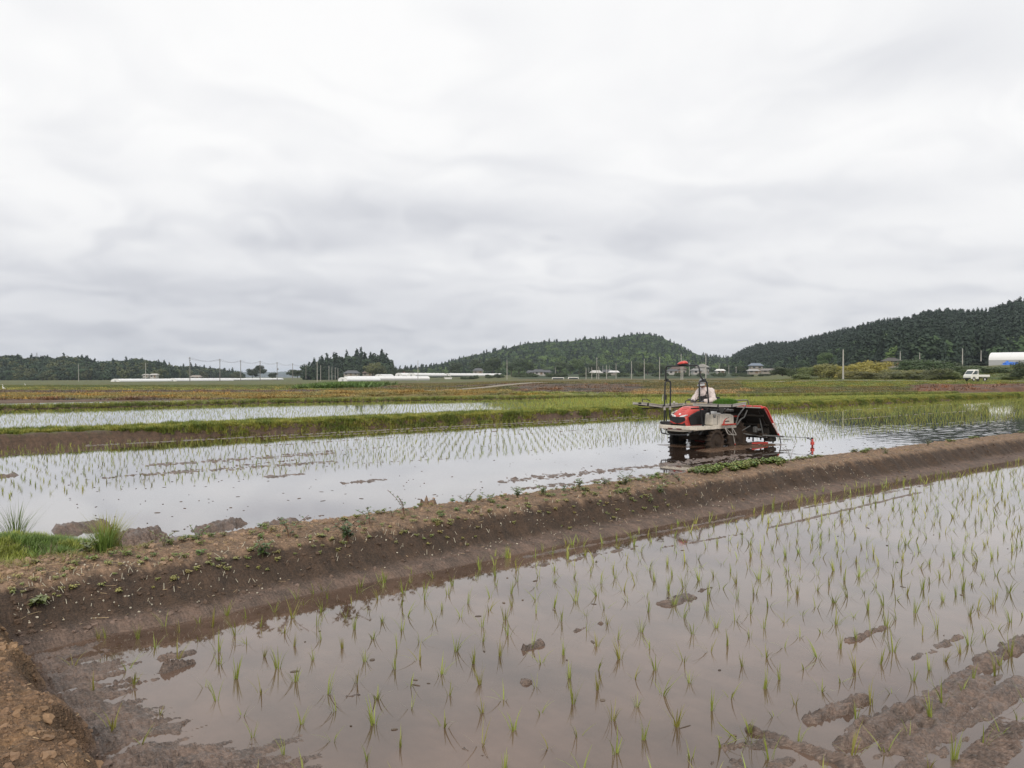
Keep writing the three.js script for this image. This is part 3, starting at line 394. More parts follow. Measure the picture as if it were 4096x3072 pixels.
  mass('small_bund_weeds', l0, tintMat(.55), small, 'tiny green weeds dotted along the bund', 'weeds');
}
// grassy corner at the left end of the bund
{
  const r = rngOf(141), low = [], clump = [];
  for (let k = 0; k < 3600; k++) { const u = .3 + r() * 2.0, v = 8.0 + r() * 1.6, e = ((u - 1.2) / .95) ** 2 + ((v - 8.85) / .8) ** 2; if (e > 1.1 + .5 * n2(u * 3, v * 3)) continue; const q = .6 + .7 * r(), yel = n2(u * 2, v * 2) > .2; low.push([u, landAt(u, v) - .01, -v, r() * 6.28, .5 + r() * .5, ...(yel ? [.26 * q, .3 * q, .05 * q] : [.13 * q, .21 * q, .04 * q])]); }
  for (let k = 0; k < 700; k++) { const u = .3 + r() * 2.2, v = 7.6 + r() * .8; if (r() < ss(1.2, 2.6, u)) continue; const q = .6 + .7 * r(); low.push([u, landAt(u, v) - .01, -v, r() * 6.28, .3 + r() * .3, .24 * q, .24 * q, .07 * q]); }
  mass('corner_grass', tuftGeo(640, 9, .17, .05, .009, 3, .9), tintMat(.6), low, 'bright green grass carpet at the left end of the bund', 'grass');
  const tall = (name, u, v, seed, n, h, mat, label, w = .006) => { const m = single(name, tuftGeo(seed, n, h, .09, w, 4, .55), mat, label, 'grass clump'); m.position.set(u, landAt(u, v) - .01, -v); return m; };
  tall('tall_grass_clump', 1.42, 9.75, 651, 90, .55, leafMat(.16, .22, .07, .6, .3), 'tall thin green grass clump at the water edge, far left', .008);
  tall('yellow_grass_clump', 1.92, 8.1, 652, 240, .42, leafMat(.32, .33, .08, .6, .3), 'yellowish seeding grass clump left of the mud heap', .009);
  tall('green_grass_clump', 1.84, 7.86, 653, 140, .32, leafMat(.17, .26, .05, .6, .3), 'green grass clump in front of the yellowish one', .009);
  tall('bent_grass_clump', 3.72, 2.36, 655, 34, .15, leafMat(.3, .34, .06, .6, .3), 'bright grass bundle lying on the mud at bottom right').rotation.z = .9;
  tall('thin_grass_clump', 1.42, 8.0, 654, 18, .22, leafMat(.22, .2, .1, .6, .3), 'thin dull grass spikes near the left edge');
}

// ---------------------------------------------------------------- the ride-on rice transplanter (local: -x forward, +z its left side facing us)
const font = await new FontLoader().loadAsync('fonts/droid/droid_sans_bold.typeface.json');
const lettering = (s, size, depth = .003) => { const g = new TextGeometry(s, { font, size, depth, curveSegments: 3, bevelEnabled: false }); g.computeBoundingBox(); const b = g.boundingBox; return g.translate(-(b.min.x + b.max.x) / 2, -(b.min.y + b.max.y) / 2, 0); };
const dirt = dataTex(512, (u, v) => { const a = tileF(u, v, 6, 4, 5), b = Math.max(0, tileN(u, v, 60, 9) - .4), k = clamp(.93 + a * .16 - b * .35, .6, 1); return [k, k * .985, k * .955]; }, true);
const paintRed = new THREE.MeshPhysicalMaterial({ color: C(.66, .055, .04), map: dirt, roughness: .38, clearcoat: .4, clearcoatRoughness: .3 });
const paintRedDull = std(.5, .05, .03, .6, { map: dirt }), panel = std(.8, .77, .71, .5, { map: dirt }), railGrey = std(.5, .5, .49, .45, { map: dirt }), pipeBlack = std(.022, .024, .027, .45), pipeGrey = std(.16, .17, .18, .45, { metalness: .3, map: dirt }), plastic = std(.018, .018, .02, .55), darkMetal = std(.022, .019, .016, .7, { map: dirt }), mudCaked = std(.055, .038, .028, .85, { map: dirt, bumpMap: grainBump, bumpScale: .01 }), tyreMat = std(.02, .019, .018, .8), tyreMud = std(.06, .042, .031, .85, { map: dirt, bumpMap: grainBump, bumpScale: .008 }), lampGlass = std(.8, .82, .84, .15), white = std(.8, .8, .78, .4), wire = std(.42, .4, .37, .5, { metalness: .3 }), maroon = std(.1, .012, .012, .5), seatMat = std(.015, .015, .017, .65), redDark = std(.28, .03, .022, .6, { map: dirt });
const MX = 17.46, MZ = -12.5, MY = B_LEVEL;
const tp = thing('rice_transplanter', 'red and white ride-on rice transplanter with a roof arch in the far paddy', 'transplanter');
tp.position.set(MX, MY, MZ);
{
  // bonnet: cross sections lofted from the nose back
  const st = [[-.815, .235, .775, .62], [-.80, .262, .80, .575], [-.76, .285, .845, .572], [-.68, .298, .90, .572], [-.56, .305, .97, .572], [-.45, .308, 1.03, .572], [-.36, .31, 1.06, .572], [-.2, .312, 1.07, .572], [-.06, .312, 1.06, .572]];
  const ring = (w, top, bot, n = 24) => { const o = []; for (let k = 0; k <= n; k++) { const a = Math.PI * k / n, c = Math.cos(a), s = Math.sin(a), e = .42; o.push([w * Math.sign(c) * Math.pow(Math.abs(c), e * .75) * (1 - .12 * s), bot + (top - bot) * Math.pow(s, e)]); } return o; };
  const n = 24, hood = grid(n, 40, (a, b) => { const q = b * (st.length - 1), i = Math.min(st.length - 2, Math.floor(q)), t = q - i, A = st[i], B = st[i + 1], m = [0, 1, 2, 3].map(k => mix(A[k], B[k], t)); const r = ring(m[1], m[2], m[3], n)[Math.round(a * n)]; return [m[0], r[1], r[0]]; });
  const cap = (() => { const r = ring(st[0][1], st[0][2], st[0][3], n); const s = new THREE.ShapeGeometry(new THREE.Shape(r.map(p => new THREE.Vector2(p[0], p[1])))); s.rotateY(-Math.PI / 2); return s.translate(st[0][0], 0, 0); })();
  const bonnet = part(tp, 'bonnet', merge([hood, cap]), paintRed);
  // nose: dark grille with a V foot, lamps, lower intakes
  const front = (pts, depth, x, bevel = .004) => extrude(pts, depth, bevel).rotateY(-Math.PI / 2).translate(x, 0, 0);
  part(bonnet, 'grille', front([[-.2, .80], [.2, .80], [.232, .765], [.228, .71], [.12, .66], [.04, .638], [-.04, .638], [-.12, .66], [-.228, .71], [-.232, .765]], .022, -.805), plastic);
  part(bonnet, 'grille_bar', box(.012, .17, .012, -.832, .71, 0), plastic);
  for (const s of [-1, 1]) {
    part(bonnet, 'headlight', front([[s * .075, .802], [s * .1, .828], [s * .24, .862], [s * .236, .842], [s * .18, .81]], .05, -.78).applyMatrix4(new THREE.Matrix4().makeShear(0, 0, 0, 0, s * .38, 0)).translate(-.03, 0, 0), lampGlass);
    part(bonnet, 'lower_intake', front([[s * .13, .612], [s * .225, .655], [s * .232, .606]], .02, -.81), plastic);
    part(bonnet, 'side_vent_panel', extrude([[-.74, .80], [-.66, .85], [-.4, .93], [-.2, .975], [-.07, .96], [-.07, .60], [-.66, .595], [-.69, .66]], .02, .008).translate(0, 0, s > 0 ? .296 : -.316), plastic);
    for (let k = 0; k < 3; k++) part(bonnet, 'side_louvre', box(.34 - k * .05, .022, .012, -.34 + k * .03, .82 - k * .08, s * .326), darkMetal);
  }
  for (let k = 0; k < 3; k++) part(bonnet, 'bonnet_vent', box(.03, .012, .19 - k * .03, -.44 - k * .075, 1.03 - k * .042, 0, .004).rotateZ(0), redDark);
  part(bonnet, 'badge', new THREE.SphereGeometry(.035, 14, 8).scale(1, .35, 1).rotateZ(.5).translate(-.72, .872, .0), lampGlass);
  part(bonnet, 'lettering', lettering('KUBOTA', .034).rotateX(-.9).translate(-.17, 1.02, .262), white);
  // deck
  const plan = [[-.93, -.3], [-.93, .3], [-.9, .46], [-.82, .6], [-.68, .66], [.86, .66], [.86, -.66], [-.68, -.66], [-.82, -.6], [-.9, -.46]];
  const deck = part(tp, 'deck', extrude(plan.map(([x, z]) => [x, -z]), .07, .014).rotateX(-Math.PI / 2).translate(0, .49, 0), panel);
  const lip = plan.slice(3).concat(plan.slice(0, 3)); // front apron hanging below the deck edge
  part(deck, 'front_apron', grid(30, 3, (a, b) => { const z = mix(-.64, .64, a), q = Math.abs(z) / .64, x = -.945 + .3 * Math.pow(q, 3.2); return [x + b * .04, .575 - b * (.15 - .06 * Math.pow(q, 4)), z]; }), std(.8, .77, .71, .5, { map: dirt, side: THREE.DoubleSide }));
  part(deck, 'name_strip', front([[-.2, .508], [.2, .508], [.24, .496], [.19, .476], [-.19, .476], [-.24, .496]], .006, -.938, .001), maroon);
  part(deck, 'lettering', lettering('KUBOTA', .022).rotateY(-Math.PI / 2).translate(-.946, .492, 0), white);
  part(deck, 'floor_mat', box(.55, .012, 1.1, .12, .582, 0), darkMetal);
  // under the deck
  part(tp, 'front_axle', merge([cyl(.06, .06, 1.1, 0, .2, 0, 'z'), box(.26, .2, .3, 0, .28, 0, .03), box(.13, .22, .11, 0, .2, .5, .02), box(.13, .22, .11, 0, .2, -.5, .02)]), mudCaked);
  part(tp, 'chassis', merge([box(1.75, .12, .34, .1, .42, 0, .02), box(.5, .26, .4, .75, .36, 0, .04), box(.5, .16, .9, -.45, .42, 0, .03)]), darkMetal);
  part(tp, 'front_guard', merge([pipe([[-.86, .47, -.52], [-.98, .36, -.4], [-.98, .34, -.18]], .018), pipe([[-.86, .47, .52], [-.98, .36, .4], [-.98, .34, .18]], .018), pipe([[-.98, .34, -.2], [-.98, .34, .2]], .014), pipe([[-.9, .46, -.3], [-.95, .34, -.3]], .012)]), pipeBlack);
  // wheels
  const wheel = (x, y, z, R, W, lugs, mat, rimMat) => {
    const g = new THREE.Group(); g.name = 'wheel'; g.position.set(x, y, z); tp.add(g);
    const prof = [[R * .74, -W * .5], [R * .9, -W * .5], [R * .97, -W * .34], [R * .99, 0], [R * .97, W * .34], [R * .9, W * .5], [R * .74, W * .5], [R * .7, 0], [R * .74, -W * .5]].map(p => new THREE.Vector2(...p));
    const parts = [new THREE.LatheGeometry(prof, 36).rotateX(Math.PI / 2)];
    for (let k = 0; k < lugs; k++) { const a = k / lugs * 6.2832, b = new RoundedBoxGeometry(.035, .075, W * 1.05, 1, .008).translate(0, R * 1.0, 0).rotateX((k % 2 ? .0 : 0)).rotateZ(a); parts.push(b); }
    part(g, 'tyre', merge(parts), mat);
    const sp = []; for (let k = 0; k < 3; k++) sp.push(box(R * 1.42, .05, .03, 0, 0, 0, .01).rotateZ(k * Math.PI / 3));
    part(g, 'rim', merge([...sp, cyl(R * .74, R * .74, W * .5, 0, 0, 0, 'z', 28), new THREE.TorusGeometry(R * .72, .018, 6, 30)]), rimMat); part(g, 'hub', merge([cyl(.075, .075, W * 1.15, 0, 0, 0, 'z'), cyl(.045, .045, W * 1.5, 0, 0, 0, 'z')]), rimMat); return g;
  };
  wheel(0, .13, .605, .33, .13, 18, tyreMud, tyreMud); wheel(0, .13, -.605, .33, .13, 18, tyreMat, tyreMat); wheel(1.0, .2, .6, .44, .1, 20, tyreMud, mudCaked); wheel(1.0, .2, -.6, .44, .1, 20, tyreMat, mudCaked);
  part(tp, 'rear_axle', merge([cyl(.07, .07, 1.1, 1.0, .2, 0, 'z'), box(.22, .34, .12, 1.0, .32, .44, .03), box(.22, .34, .12, 1.0, .32, -.44, .03)]), mudCaked);
  // dash, wheel, seat, side covers
  const dash = part(tp, 'dashboard', merge([box(.22, .46, .46, .02, .82, 0, .06), box(.16, .12, .54, .03, 1.05, 0, .05)]), plastic);
  part(dash, 'steering_wheel', merge([new THREE.TorusGeometry(.17, .014, 8, 28).rotateX(Math.PI / 2), cyl(.03, .03, .05), box(.32, .014, .03), box(.03, .014, .32)]).rotateZ(.45).translate(.06, 1.165, 0), plastic); part(dash, 'steering_column', pipe([[-.02, .95, 0], [.055, 1.15, 0]], .022), plastic);
  part(dash, 'lever', merge([pipe([[.02, 1.05, .2], [-.03, 1.24, .24]], .008), new THREE.SphereGeometry(.022, 8, 6).translate(-.03, 1.25, .24)]), plastic);
  const seat = part(tp, 'seat', box(.42, .1, .5, .52, .93, 0, .04), seatMat); part(seat, 'backrest', box(.09, .36, .46, .76, 1.13, 0, .04).translate(0, 0, 0), seatMat); part(seat, 'seat_base', box(.4, .34, .44, .55, .73, 0, .03), darkMetal);
  for (const s of [1, -1]) {
    const z = s * .55, cov = part(tp, 'side_cover', extrude([[-.16, .575], [-.1, .86], [.62, .84], [.74, .8], [.76, .575]], .2, .014).translate(0, 0, z - .1), panel);
    part(cov, 'front_pod', box(.22, .3, .24, -.13, .735, z, .03), panel); part(cov, 'cover_lid', box(.34, .035, .22, .0, .885, z, .014), white); part(cov, 'lid_step', box(.12, .05, .16, -.02, .915, z, .012), white); part(cov, 'switch_plate', box(.09, .075, .01, -.14, .82, z + s * .123, .003), plastic); part(cov, 'switch_mark', box(.03, .028, .008, -.14, .828, z + s * .13, .002), white);
    part(cov, 'seam', box(.012, .24, .006, .0, .71, z + s * .116, .002), darkMetal);
    const zf = s > 0 ? z + .1135 : z - .1175;
    part(cov, 'red_flash', extrude([[.25, .6], [.29, .68], [.37, .735], [.53, .765], [.4, .722], [.345, .67], [.33, .61], [.37, .595]], .004, 0).translate(0, 0, zf), paintRed); part(cov, 'flash_edge', extrude([[.53, .768], [.4, .748], [.385, .738], [.53, .755]], .004, 0).translate(0, 0, zf + s * .002), plastic);
    const tx = lettering('NAVIWEL', .034); if (s < 0) tx.rotateY(Math.PI); part(cov, 'lettering', tx.translate(.46, .665, zf + s * .002), plastic);
    part(tp, 'step_rail', box(.6, .035, .07, .43, .585, s * .735, .012), paintRedDull); part(tp, 'rear_step_rail', box(.52, .04, .08, .98, .765, s * .5, .014), paintRedDull); part(tp, 'rear_bracket', merge([pipe([[.72, .77, s * .62], [.98, .7, s * .68], [.98, .6, s * .7]], .016), box(.05, .2, .05, .82, .68, s * .58, .01), box(.05, .18, .05, .92, .68, s * .58, .01)]), mudCaked);
    // folding foot ladder of wire
    part(tp, 'foot_ladder', merge([pipe([[.2, .56, s * .74], [.2, .34, s * .86], [.6, .3, s * .86], [.52, .56, s * .74]], .011, .04), pipe([[.16, .55, s * .76], [.42, .31, s * .86]], .009), pipe([[.1, .555, s * .77], [.46, .525, s * .8]], .01)]), wire);
    if (s > 0) { const k = part(tp, 'depth_stick', pipe([[.45, .55, .8], [.53, .06, .86]], .009), wire); part(k, 'stick_tip', new THREE.SphereGeometry(.018, 8, 6).translate(.53, .06, .86), paintRedDull); }
    // hand loops at the front corners
    const loop = part(tp, 'hand_loop', pipe(s > 0 ? [[-.62, .36, .56], [-.55, .53, .62], [-.58, .66, .6], [-.68, 1.1, .6], [-.72, 1.74, .6], [-.38, 1.74, .6], [-.3, 1.16, .6], [-.2, .78, .6], [-.02, .53, .62], [.06, .5, .58]] : [[-.61, .56, -.6], [-.6, 1.1, -.6], [-.57, 1.74, -.6], [-.33, 1.74, -.6], [-.35, 1.1, -.6], [-.37, .8, -.6], [-.29, .56, -.6]], .021, .07), pipeBlack);
    for (const x of s > 0 ? [-.665, -.285] : [-.6, -.355]) part(loop, 'loop_sleeve', box(.05, .1, .05, x, s > 0 ? 1.06 : 1.0, s * .6, .008), railGrey);
    // spare-seedling rail: a long shallow channel in three lengths reaching ahead of the bonnet
    const rail = new THREE.Group(); rail.name = 'seedling_rail'; tp.add(rail);
    const seg = s > 0 ? [[-1.46, 1.165, -.43, 1.115], [-.37, 1.11, .2, 1.095], [.25, 1.095, .9, 1.14]] : [[-1.5, 1.15, -1.28, 1.125], [-1.2, 1.12, -.62, 1.05], [-.56, 1.045, .45, 1.09]];
    for (const [x0, y0, x1, y1] of seg) { const L = Math.hypot(x1 - x0, y1 - y0), a = Math.atan2(y1 - y0, x1 - x0), c = merge([box(L, .008, .3, 0, -.02, 0, .002), box(L, .07, .014, 0, 0, .15, .004), box(L, .07, .014, 0, 0, -.15, .004), box(L, .014, .03, 0, .034, .158, .003)]).rotateZ(a).translate((x0 + x1) / 2, (y0 + y1) / 2, s * .8); part(rail, 'rail_length', c, railGrey); }
    for (const [x, y] of s > 0 ? [[-.4, 1.1], [.225, 1.09]] : [[-1.24, 1.12], [-.59, 1.05]]) part(rail, 'rail_joint', box(.05, .1, .34, x, y, s * .8, .012), plastic);
    part(rail, 'under_bar', merge([box(2.0, .035, .04, -.3, s > 0 ? 1.055 : 1.01, s * .78, .006), pipe([[-.5, 1.05, s * .78], [-.5, .95, s * .64], [-.5, .6, s * .6]], .014), pipe([[.35, 1.05, s * .78], [.38, .95, s * .62], [.38, .84, s * .56]], .014)]), pipeBlack);
    part(rail, 'rail_stop', merge([pipe([[-1.42, 1.19, s * .68], [-1.42, 1.26, s * .7], [-1.2, 1.26, s * .72], [-1.05, 1.2, s * .72]], .012, .03)]), pipeBlack);
    // rear hand rail
    part(tp, 'rear_hand_rail', pipe([[.66, 1.22, s * .75], [1.3, 1.22, s * .75], [1.36, 1.12, s * .75], [1.31, .98, s * .75], [1.14, .75, s * .75], [.97, .71, s * .75], [.84, .56, s * .72]], .018, .05), pipeGrey); part(tp, 'rail_brace', merge([pipe([[1.24, 1.08, s * .75], [.88, .8, s * .72], [.8, .56, s * .7]], .018), box(.07, .1, .06, 1.31, .99, s * .75, .01)]), pipeGrey);
  }
  // arch with the receiver on top
  const arch = part(tp, 'roof_arch', pipe([[-.5, 1.76, -.6], [-.6, 1.8, -.56], [-.62, 2.14, -.54], [-.62, 2.155, .52], [-.62, 1.86, .57], [-.56, 1.77, .62], [-.45, 1.75, .6]], .021, .09), pipeBlack);
  for (const s of [-1, 1]) part(arch, 'arch_clamp', merge([box(.16, .035, .05, -.52, 1.765, s * .6, .01), box(.04, .07, .05, -.47, 1.77, s * .6, .01)]), plastic);
  const rec = part(tp, 'satellite_receiver', (() => { const g = new THREE.SphereGeometry(.15, 24, 14); const P = g.attributes.position; for (let k = 0; k < P.count; k++) { let x = P.getX(k), y = P.getY(k), z = P.getZ(k); y = y > 0 ? y * .48 : y * .16; P.setXYZ(k, x * .85, y * (1 + .25 * z / .15), z * 1.0); } g.computeVertexNormals(); return g.rotateX(-.12).translate(-.62, 2.2, .01); })(), paintRed);
  part(rec, 'receiver_base', box(.2, .035, .26, -.62, 2.178, .02, .012), plastic);
  part(tp, 'turn_mirror', merge([pipe([[-.4, 1.1, -.66], [-.45, 1.28, -.68]], .008), box(.03, .14, .07, -.45, 1.3, -.68, .012)]), plastic);
  part(tp, 'marker_lever', merge([pipe([[-.3, 1.19, -.9], [-.26, 1.24, -.94], [-.2, 1.36, -.96]], .008), new THREE.SphereGeometry(.04, 10, 8).translate(-.05, 1.14, -.7)]), railGrey);
  part(tp, 'centre_mast', pipe([[-.58, .57, -.2], [-.62, 1.02, -.3]], .008), plastic);
  part(tp, 'tool_tray', box(.3, .09, .42, -.62, .61, -.42, .02), plastic); part(tp, 'side_pointer', pipe([[-.88, .6, -.5], [-1.0, .62, -.95]], .006), wire);
  // pipework behind the seat
  part(tp, 'blower_duct', merge([cyl(.09, .06, .09, .62, .96, .42, 'x', 18), cyl(.05, .05, .24, .74, .94, .42, 'x'), box(.2, .07, .12, 1.0, .93, .4, .02), pipe([[.66, .93, .42], [1.05, .92, .4]], .016)]), pipeGrey);
  // ------------ planting section
  const T0 = [1.22, 1.02], T1 = [1.98, .22], tl = Math.hypot(T1[0] - T0[0], T1[1] - T0[1]), ta = Math.atan2(T1[1] - T0[1], T1[0] - T0[0]);
  const onTable = g => g.rotateZ(ta).translate((T0[0] + T1[0]) / 2, (T0[1] + T1[1]) / 2, 0);
  const table = part(tp, 'seedling_table', onTable(box(tl, .022, 2.56, 0, 0, 0, .004)), darkMetal);
  part(table, 'table_top_edge', box(.03, .03, 2.5, T0[0] - .005, T0[1] + .005, 0, .006), railGrey);
  for (let k = 0; k <= 8; k++) part(table, 'lane_divider', onTable(box(tl * .96, .09, .018, .02, .055, -1.24 + k * .31, .006)), k === 0 || k === 8 ? paintRed : paintRedDull);
  for (let k = 0; k < 8; k++) { part(table, 'lane_cap', box(.09, .05, .26, T0[0] + .03, T0[1] + .035, -1.085 + k * .31, .016), paintRed); const rib = []; for (let q = 0; q < 4; q++) rib.push(onTable(box(tl * .9, .03, .014, .03, .02, -1.17 + k * .31 + q * .055, .003))); part(table, 'lane_ribs', merge(rib), redDark); }
  for (const s of [-1, 1]) { part(table, 'side_frame', pipe([[T0[0] - .03, T0[1] - .0, s * 1.24], [T0[0] + .06, T0[1] + .03, s * 1.29], [T0[0] + .16, T0[1] - .07, s * 1.305], [T1[0], T1[1], s * 1.305]], .027, .07), paintRed); part(table, 'white_guide', pipe([[mix(T0[0], T1[0], .55), mix(T0[1], T1[1], .55) + .004, s * 1.318], [mix(T0[0], T1[0], .88), mix(T0[1], T1[1], .88) + .004, s * 1.318]], .02), white); }
  for (let k = 0; k < 5; k++) part(table, 'under_rail', onTable(box(tl * .8, .03, .03, -.02, -.03, -1.1 + k * .55, .004)), darkMetal);
  part(table, 'cross_rail', merge([box(.03, .05, 2.4, 1.38, .8, 0, .006), box(.03, .04, 2.4, 1.62, .54, 0, .006)]), darkMetal);
  part(tp, 'lift_links', merge([pipe([[.8, .5, .22], [1.5, .42, .26]], .024), pipe([[.8, .5, -.22], [1.5, .42, -.26]], .024), pipe([[.82, .34, .22], [1.52, .24, .26]], .024), pipe([[.82, .34, -.22], [1.52, .24, -.26]], .024), box(.08, .34, .62, 1.52, .33, 0, .02)]), mudCaked);
  part(tp, 'planter_beam', merge([box(.09, .09, 2.3, 1.6, .26, 0, .015), box(.2, .2, .26, 1.62, .34, .1, .04)]), mudCaked);
  for (let k = 0; k < 4; k++) { const z = -.93 + k * .62, u = part(tp, 'planting_unit', merge([box(.42, .1, .08, 1.8, .24, z, .02), cyl(.07, .07, .14, 1.98, .22, z, 'z'), box(.06, .3, .05, 1.56, .42, z, .01)]), mudCaked); for (const s of [-1, 1]) part(u, 'planting_arm', merge([box(.3, .07, .045, 1.98, .2, z + s * .13, .02).translate(0, 0, 0), box(.05, .2, .03, 2.08, .12, z + s * .13, .01), box(.05, .2, .03, 1.88, .2, z + s * .13, .01)]), darkMetal); }
  for (const [z, w, L, x] of [[0, .5, 1.2, 1.3], [.85, .34, .9, 1.45], [-.85, .34, .9, 1.45]]) part(tp, 'float', box(L, .07, w, x, .02, z, .03), mudCaked);
  part(tp, 'red_float_guard', pipe([[.95, .075, 1.12], [1.7, .05, 1.12]], .022), paintRed); part(tp, 'far_float_guard', pipe([[.05, .15, -.05], [.4, .09, -.05]], .04), redDark);
  part(tp, 'outer_strut', merge([pipe([[1.5, .72, 1.0], [1.62, .18, 1.05]], .018), pipe([[1.3, .3, .62], [1.62, .2, 1.15]], .014), box(.1, .16, .1, 1.36, .42, .95, .02).rotateY(0), pipe([[1.05, .4, .75], [1.25, .52, .86]], .012), pipe([[1.15, .28, .8], [1.45, .26, .9]], .012), box(.16, .06, .08, 1.42, .42, 1.02, .015)]), pipeGrey);
  part(tp, 'rear_skirt', merge([box(.04, .3, 2.3, 1.72, .32, 0, .01), box(.3, .12, .2, 1.85, .14, 1.12, .03)]), darkMetal);
  part(tp, 'side_bar', merge([pipe([[1.5, .26, 1.1], [2.02, .22, 1.4]], .024), pipe([[1.95, .2, 1.34], [2.08, .02, 1.3]], .014), pipe([[1.9, .16, 1.35], [2.05, .14, 1.62]], .01)]), pipeGrey);
  // outrigger line marker
  const mk = part(tp, 'line_marker_arm', merge([pipe([[2.0, .22, 1.36], [1.98, .235, 2.13]], .007), box(.05, .05, .06, 1.97, .225, 2.15, .01), pipe([[1.97, .225, 2.15], [2.08, .16, 2.19]], .012)]), pipeGrey);
  const fins = []; for (let k = 0; k < 7; k++) fins.push(box(.02, .11, .05, 0, .085, 0, .006).rotateZ(k * .8976)); part(mk, 'marker_wheel', merge([...fins, cyl(.045, .045, .1, 0, 0, 0, 'z'), new THREE.TorusGeometry(.1, .02, 6, 16)]).rotateY(.5).translate(2.12, .085, 2.19), paintRed); part(mk, 'marker_cap', new THREE.SphereGeometry(.03, 8, 6).translate(2.1, .215, 2.19), plastic);
}
// mud wash pushed up round the wheels
{
  const wash = (x0, x1, z0, z1, h, n, name, label) => { const g = grid(n, 14, (a, b) => { const x = mix(x0, x1, a), q = Math.sin(Math.PI * b) * ss(0, .12, a) * ss(1, .8, a), z = mix(z0, z1, b) + .12 * n2(x * 1.2, 5); return [MX + x, MY - .012 + (h + .012) * q * (1 + .35 * n2(x * 2.2, z * 4)) + .004, MZ + z]; }, p => [p[0] / 2, p[2] / 2]); return struct(name, g, std(.15, .098, .068, .14, { side: THREE.DoubleSide, bumpMap: fineBump, bumpScale: .004 }), label); };
  wash(-1.5, 2.4, .75, 1.5, .03, 90, 'muddy_bow_wave', 'swell of stirred brown mud along the near side of the machine'); wash(-.9, 2.2, -.9, .55, .02, 80, 'muddy_wash', 'stirred brown water under the machine');
}
// a mat of rice seedlings and an empty tray riding on the rails
{
  const m = thing('seedling_mat', 'vivid green mat of rice seedlings riding on the transplanter rail behind the driver', 'seedlings'); m.position.set(MX, MY, MZ);
  part(m, 'root_mat', box(.86, .035, .27, .16, 1.115, .8, .008), std(.06, .045, .03, .9)); const P = [], I = [], r = rngOf(901); for (let k = 0; k < 2600; k++) { const t = r(), x = -.25 + t * .82, z = .8 + (r() - .5) * .25; blade(P, I, x, z, r() * 6.28, .15 + r() * .4, (.13 + .06 * r()) * (1 - .35 * Math.pow(Math.abs(t - .5) * 2, 3)), .008, 2, .8); } for (let k = 1; k < P.length; k += 3) P[k] += 1.125;
  const g = new THREE.BufferGeometry(); g.setAttribute('position', new THREE.Float32BufferAttribute(P, 3)); g.setAttribute('uv', new THREE.Float32BufferAttribute(new Float32Array(P.length / 3 * 2), 2)); g.setIndex(I); g.computeVertexNormals(); const b = part(m, 'seedling_blades', g, leafMat(.1, .24, .02, .6, .3)); b.userData.kind = 'stuff';
  const t = thing('empty_seedling_tray', 'tan empty seedling tray lying on the front of the near rail', 'tray'); t.position.set(MX, MY, MZ); part(t, 'tray_base', box(.5, .012, .27, -1.1, 1.155, .8, .003), std(.36, .28, .18, .8)); for (const [w, d, x, z] of [[.5, .012, -1.1, .932], [.5, .012, -1.1, .668], [.012, .27, -1.345, .8], [.012, .27, -.855, .8]]) part(t, 'tray_rim', box(w, .04, d, x, 1.178, z, .003), std(.42, .33, .21, .8));
  const st = single('marker_stake', merge([pipe([[0, 0, 0], [.02, .16, 0]], .008), pipe([[-.05, .16, 0], [.07, .165, 0]], .007)]), std(.5, .46, .38, .7), 'pale T-shaped stick standing on the rear of the transplanter', 'stick'); st.position.set(MX + 1.32, MY + 1.05, MZ + .3);
}

// ---------------------------------------------------------------- the driver (machine coordinates), meshed from tapered bones
const smin = (a, b, k) => { const h = clamp(.5 + .5 * (b - a) / k, 0, 1); return mix(b, a, h) - k * h * (1 - h); };
const boneDist = (px, py, pz, b) => { const [ax, ay, az, ar, bx, by, bz, br] = b, dx = bx - ax, dy = by - ay, dz = bz - az, t = clamp(((px - ax) * dx + (py - ay) * dy + (pz - az) * dz) / (dx * dx + dy * dy + dz * dz + 1e-9), 0, 1); return Math.hypot(px - ax - t * dx, py - ay - t * dy, pz - az - t * dz) - mix(ar, br, t); };
const meshField = (cx, cy, cz, half, res, f) => {
  const mc = new MarchingCubes(res, new THREE.MeshStandardMaterial(), false, false, 400000); mc.isolation = 0; const hs = res / 2;
  for (let z = 0; z < res; z++) for (let y = 0; y < res; y++) for (let x = 0; x < res; x++) mc.field[x + y * res + z * res * res] = -f(cx + (x - hs) / hs * half, cy + (y - hs) / hs * half, cz + (z - hs) / hs * half);
  mc.update(); const n = mc.count, p = new Float32Array(mc.positionArray.slice(0, n * 3)); for (let k = 0; k < n; k++) { p[3 * k] = cx + p[3 * k] * half; p[3 * k + 1] = cy + p[3 * k + 1] * half; p[3 * k + 2] = cz + p[3 * k + 2] * half; }
  let g = new THREE.BufferGeometry(); g.setAttribute('position', new THREE.BufferAttribute(p, 3)); g = mergeVertices(g, 1e-5); g.computeVertexNormals(); g.setAttribute('uv', new THREE.BufferAttribute(new Float32Array(g.attributes.position.count * 2), 2)); return g;
};
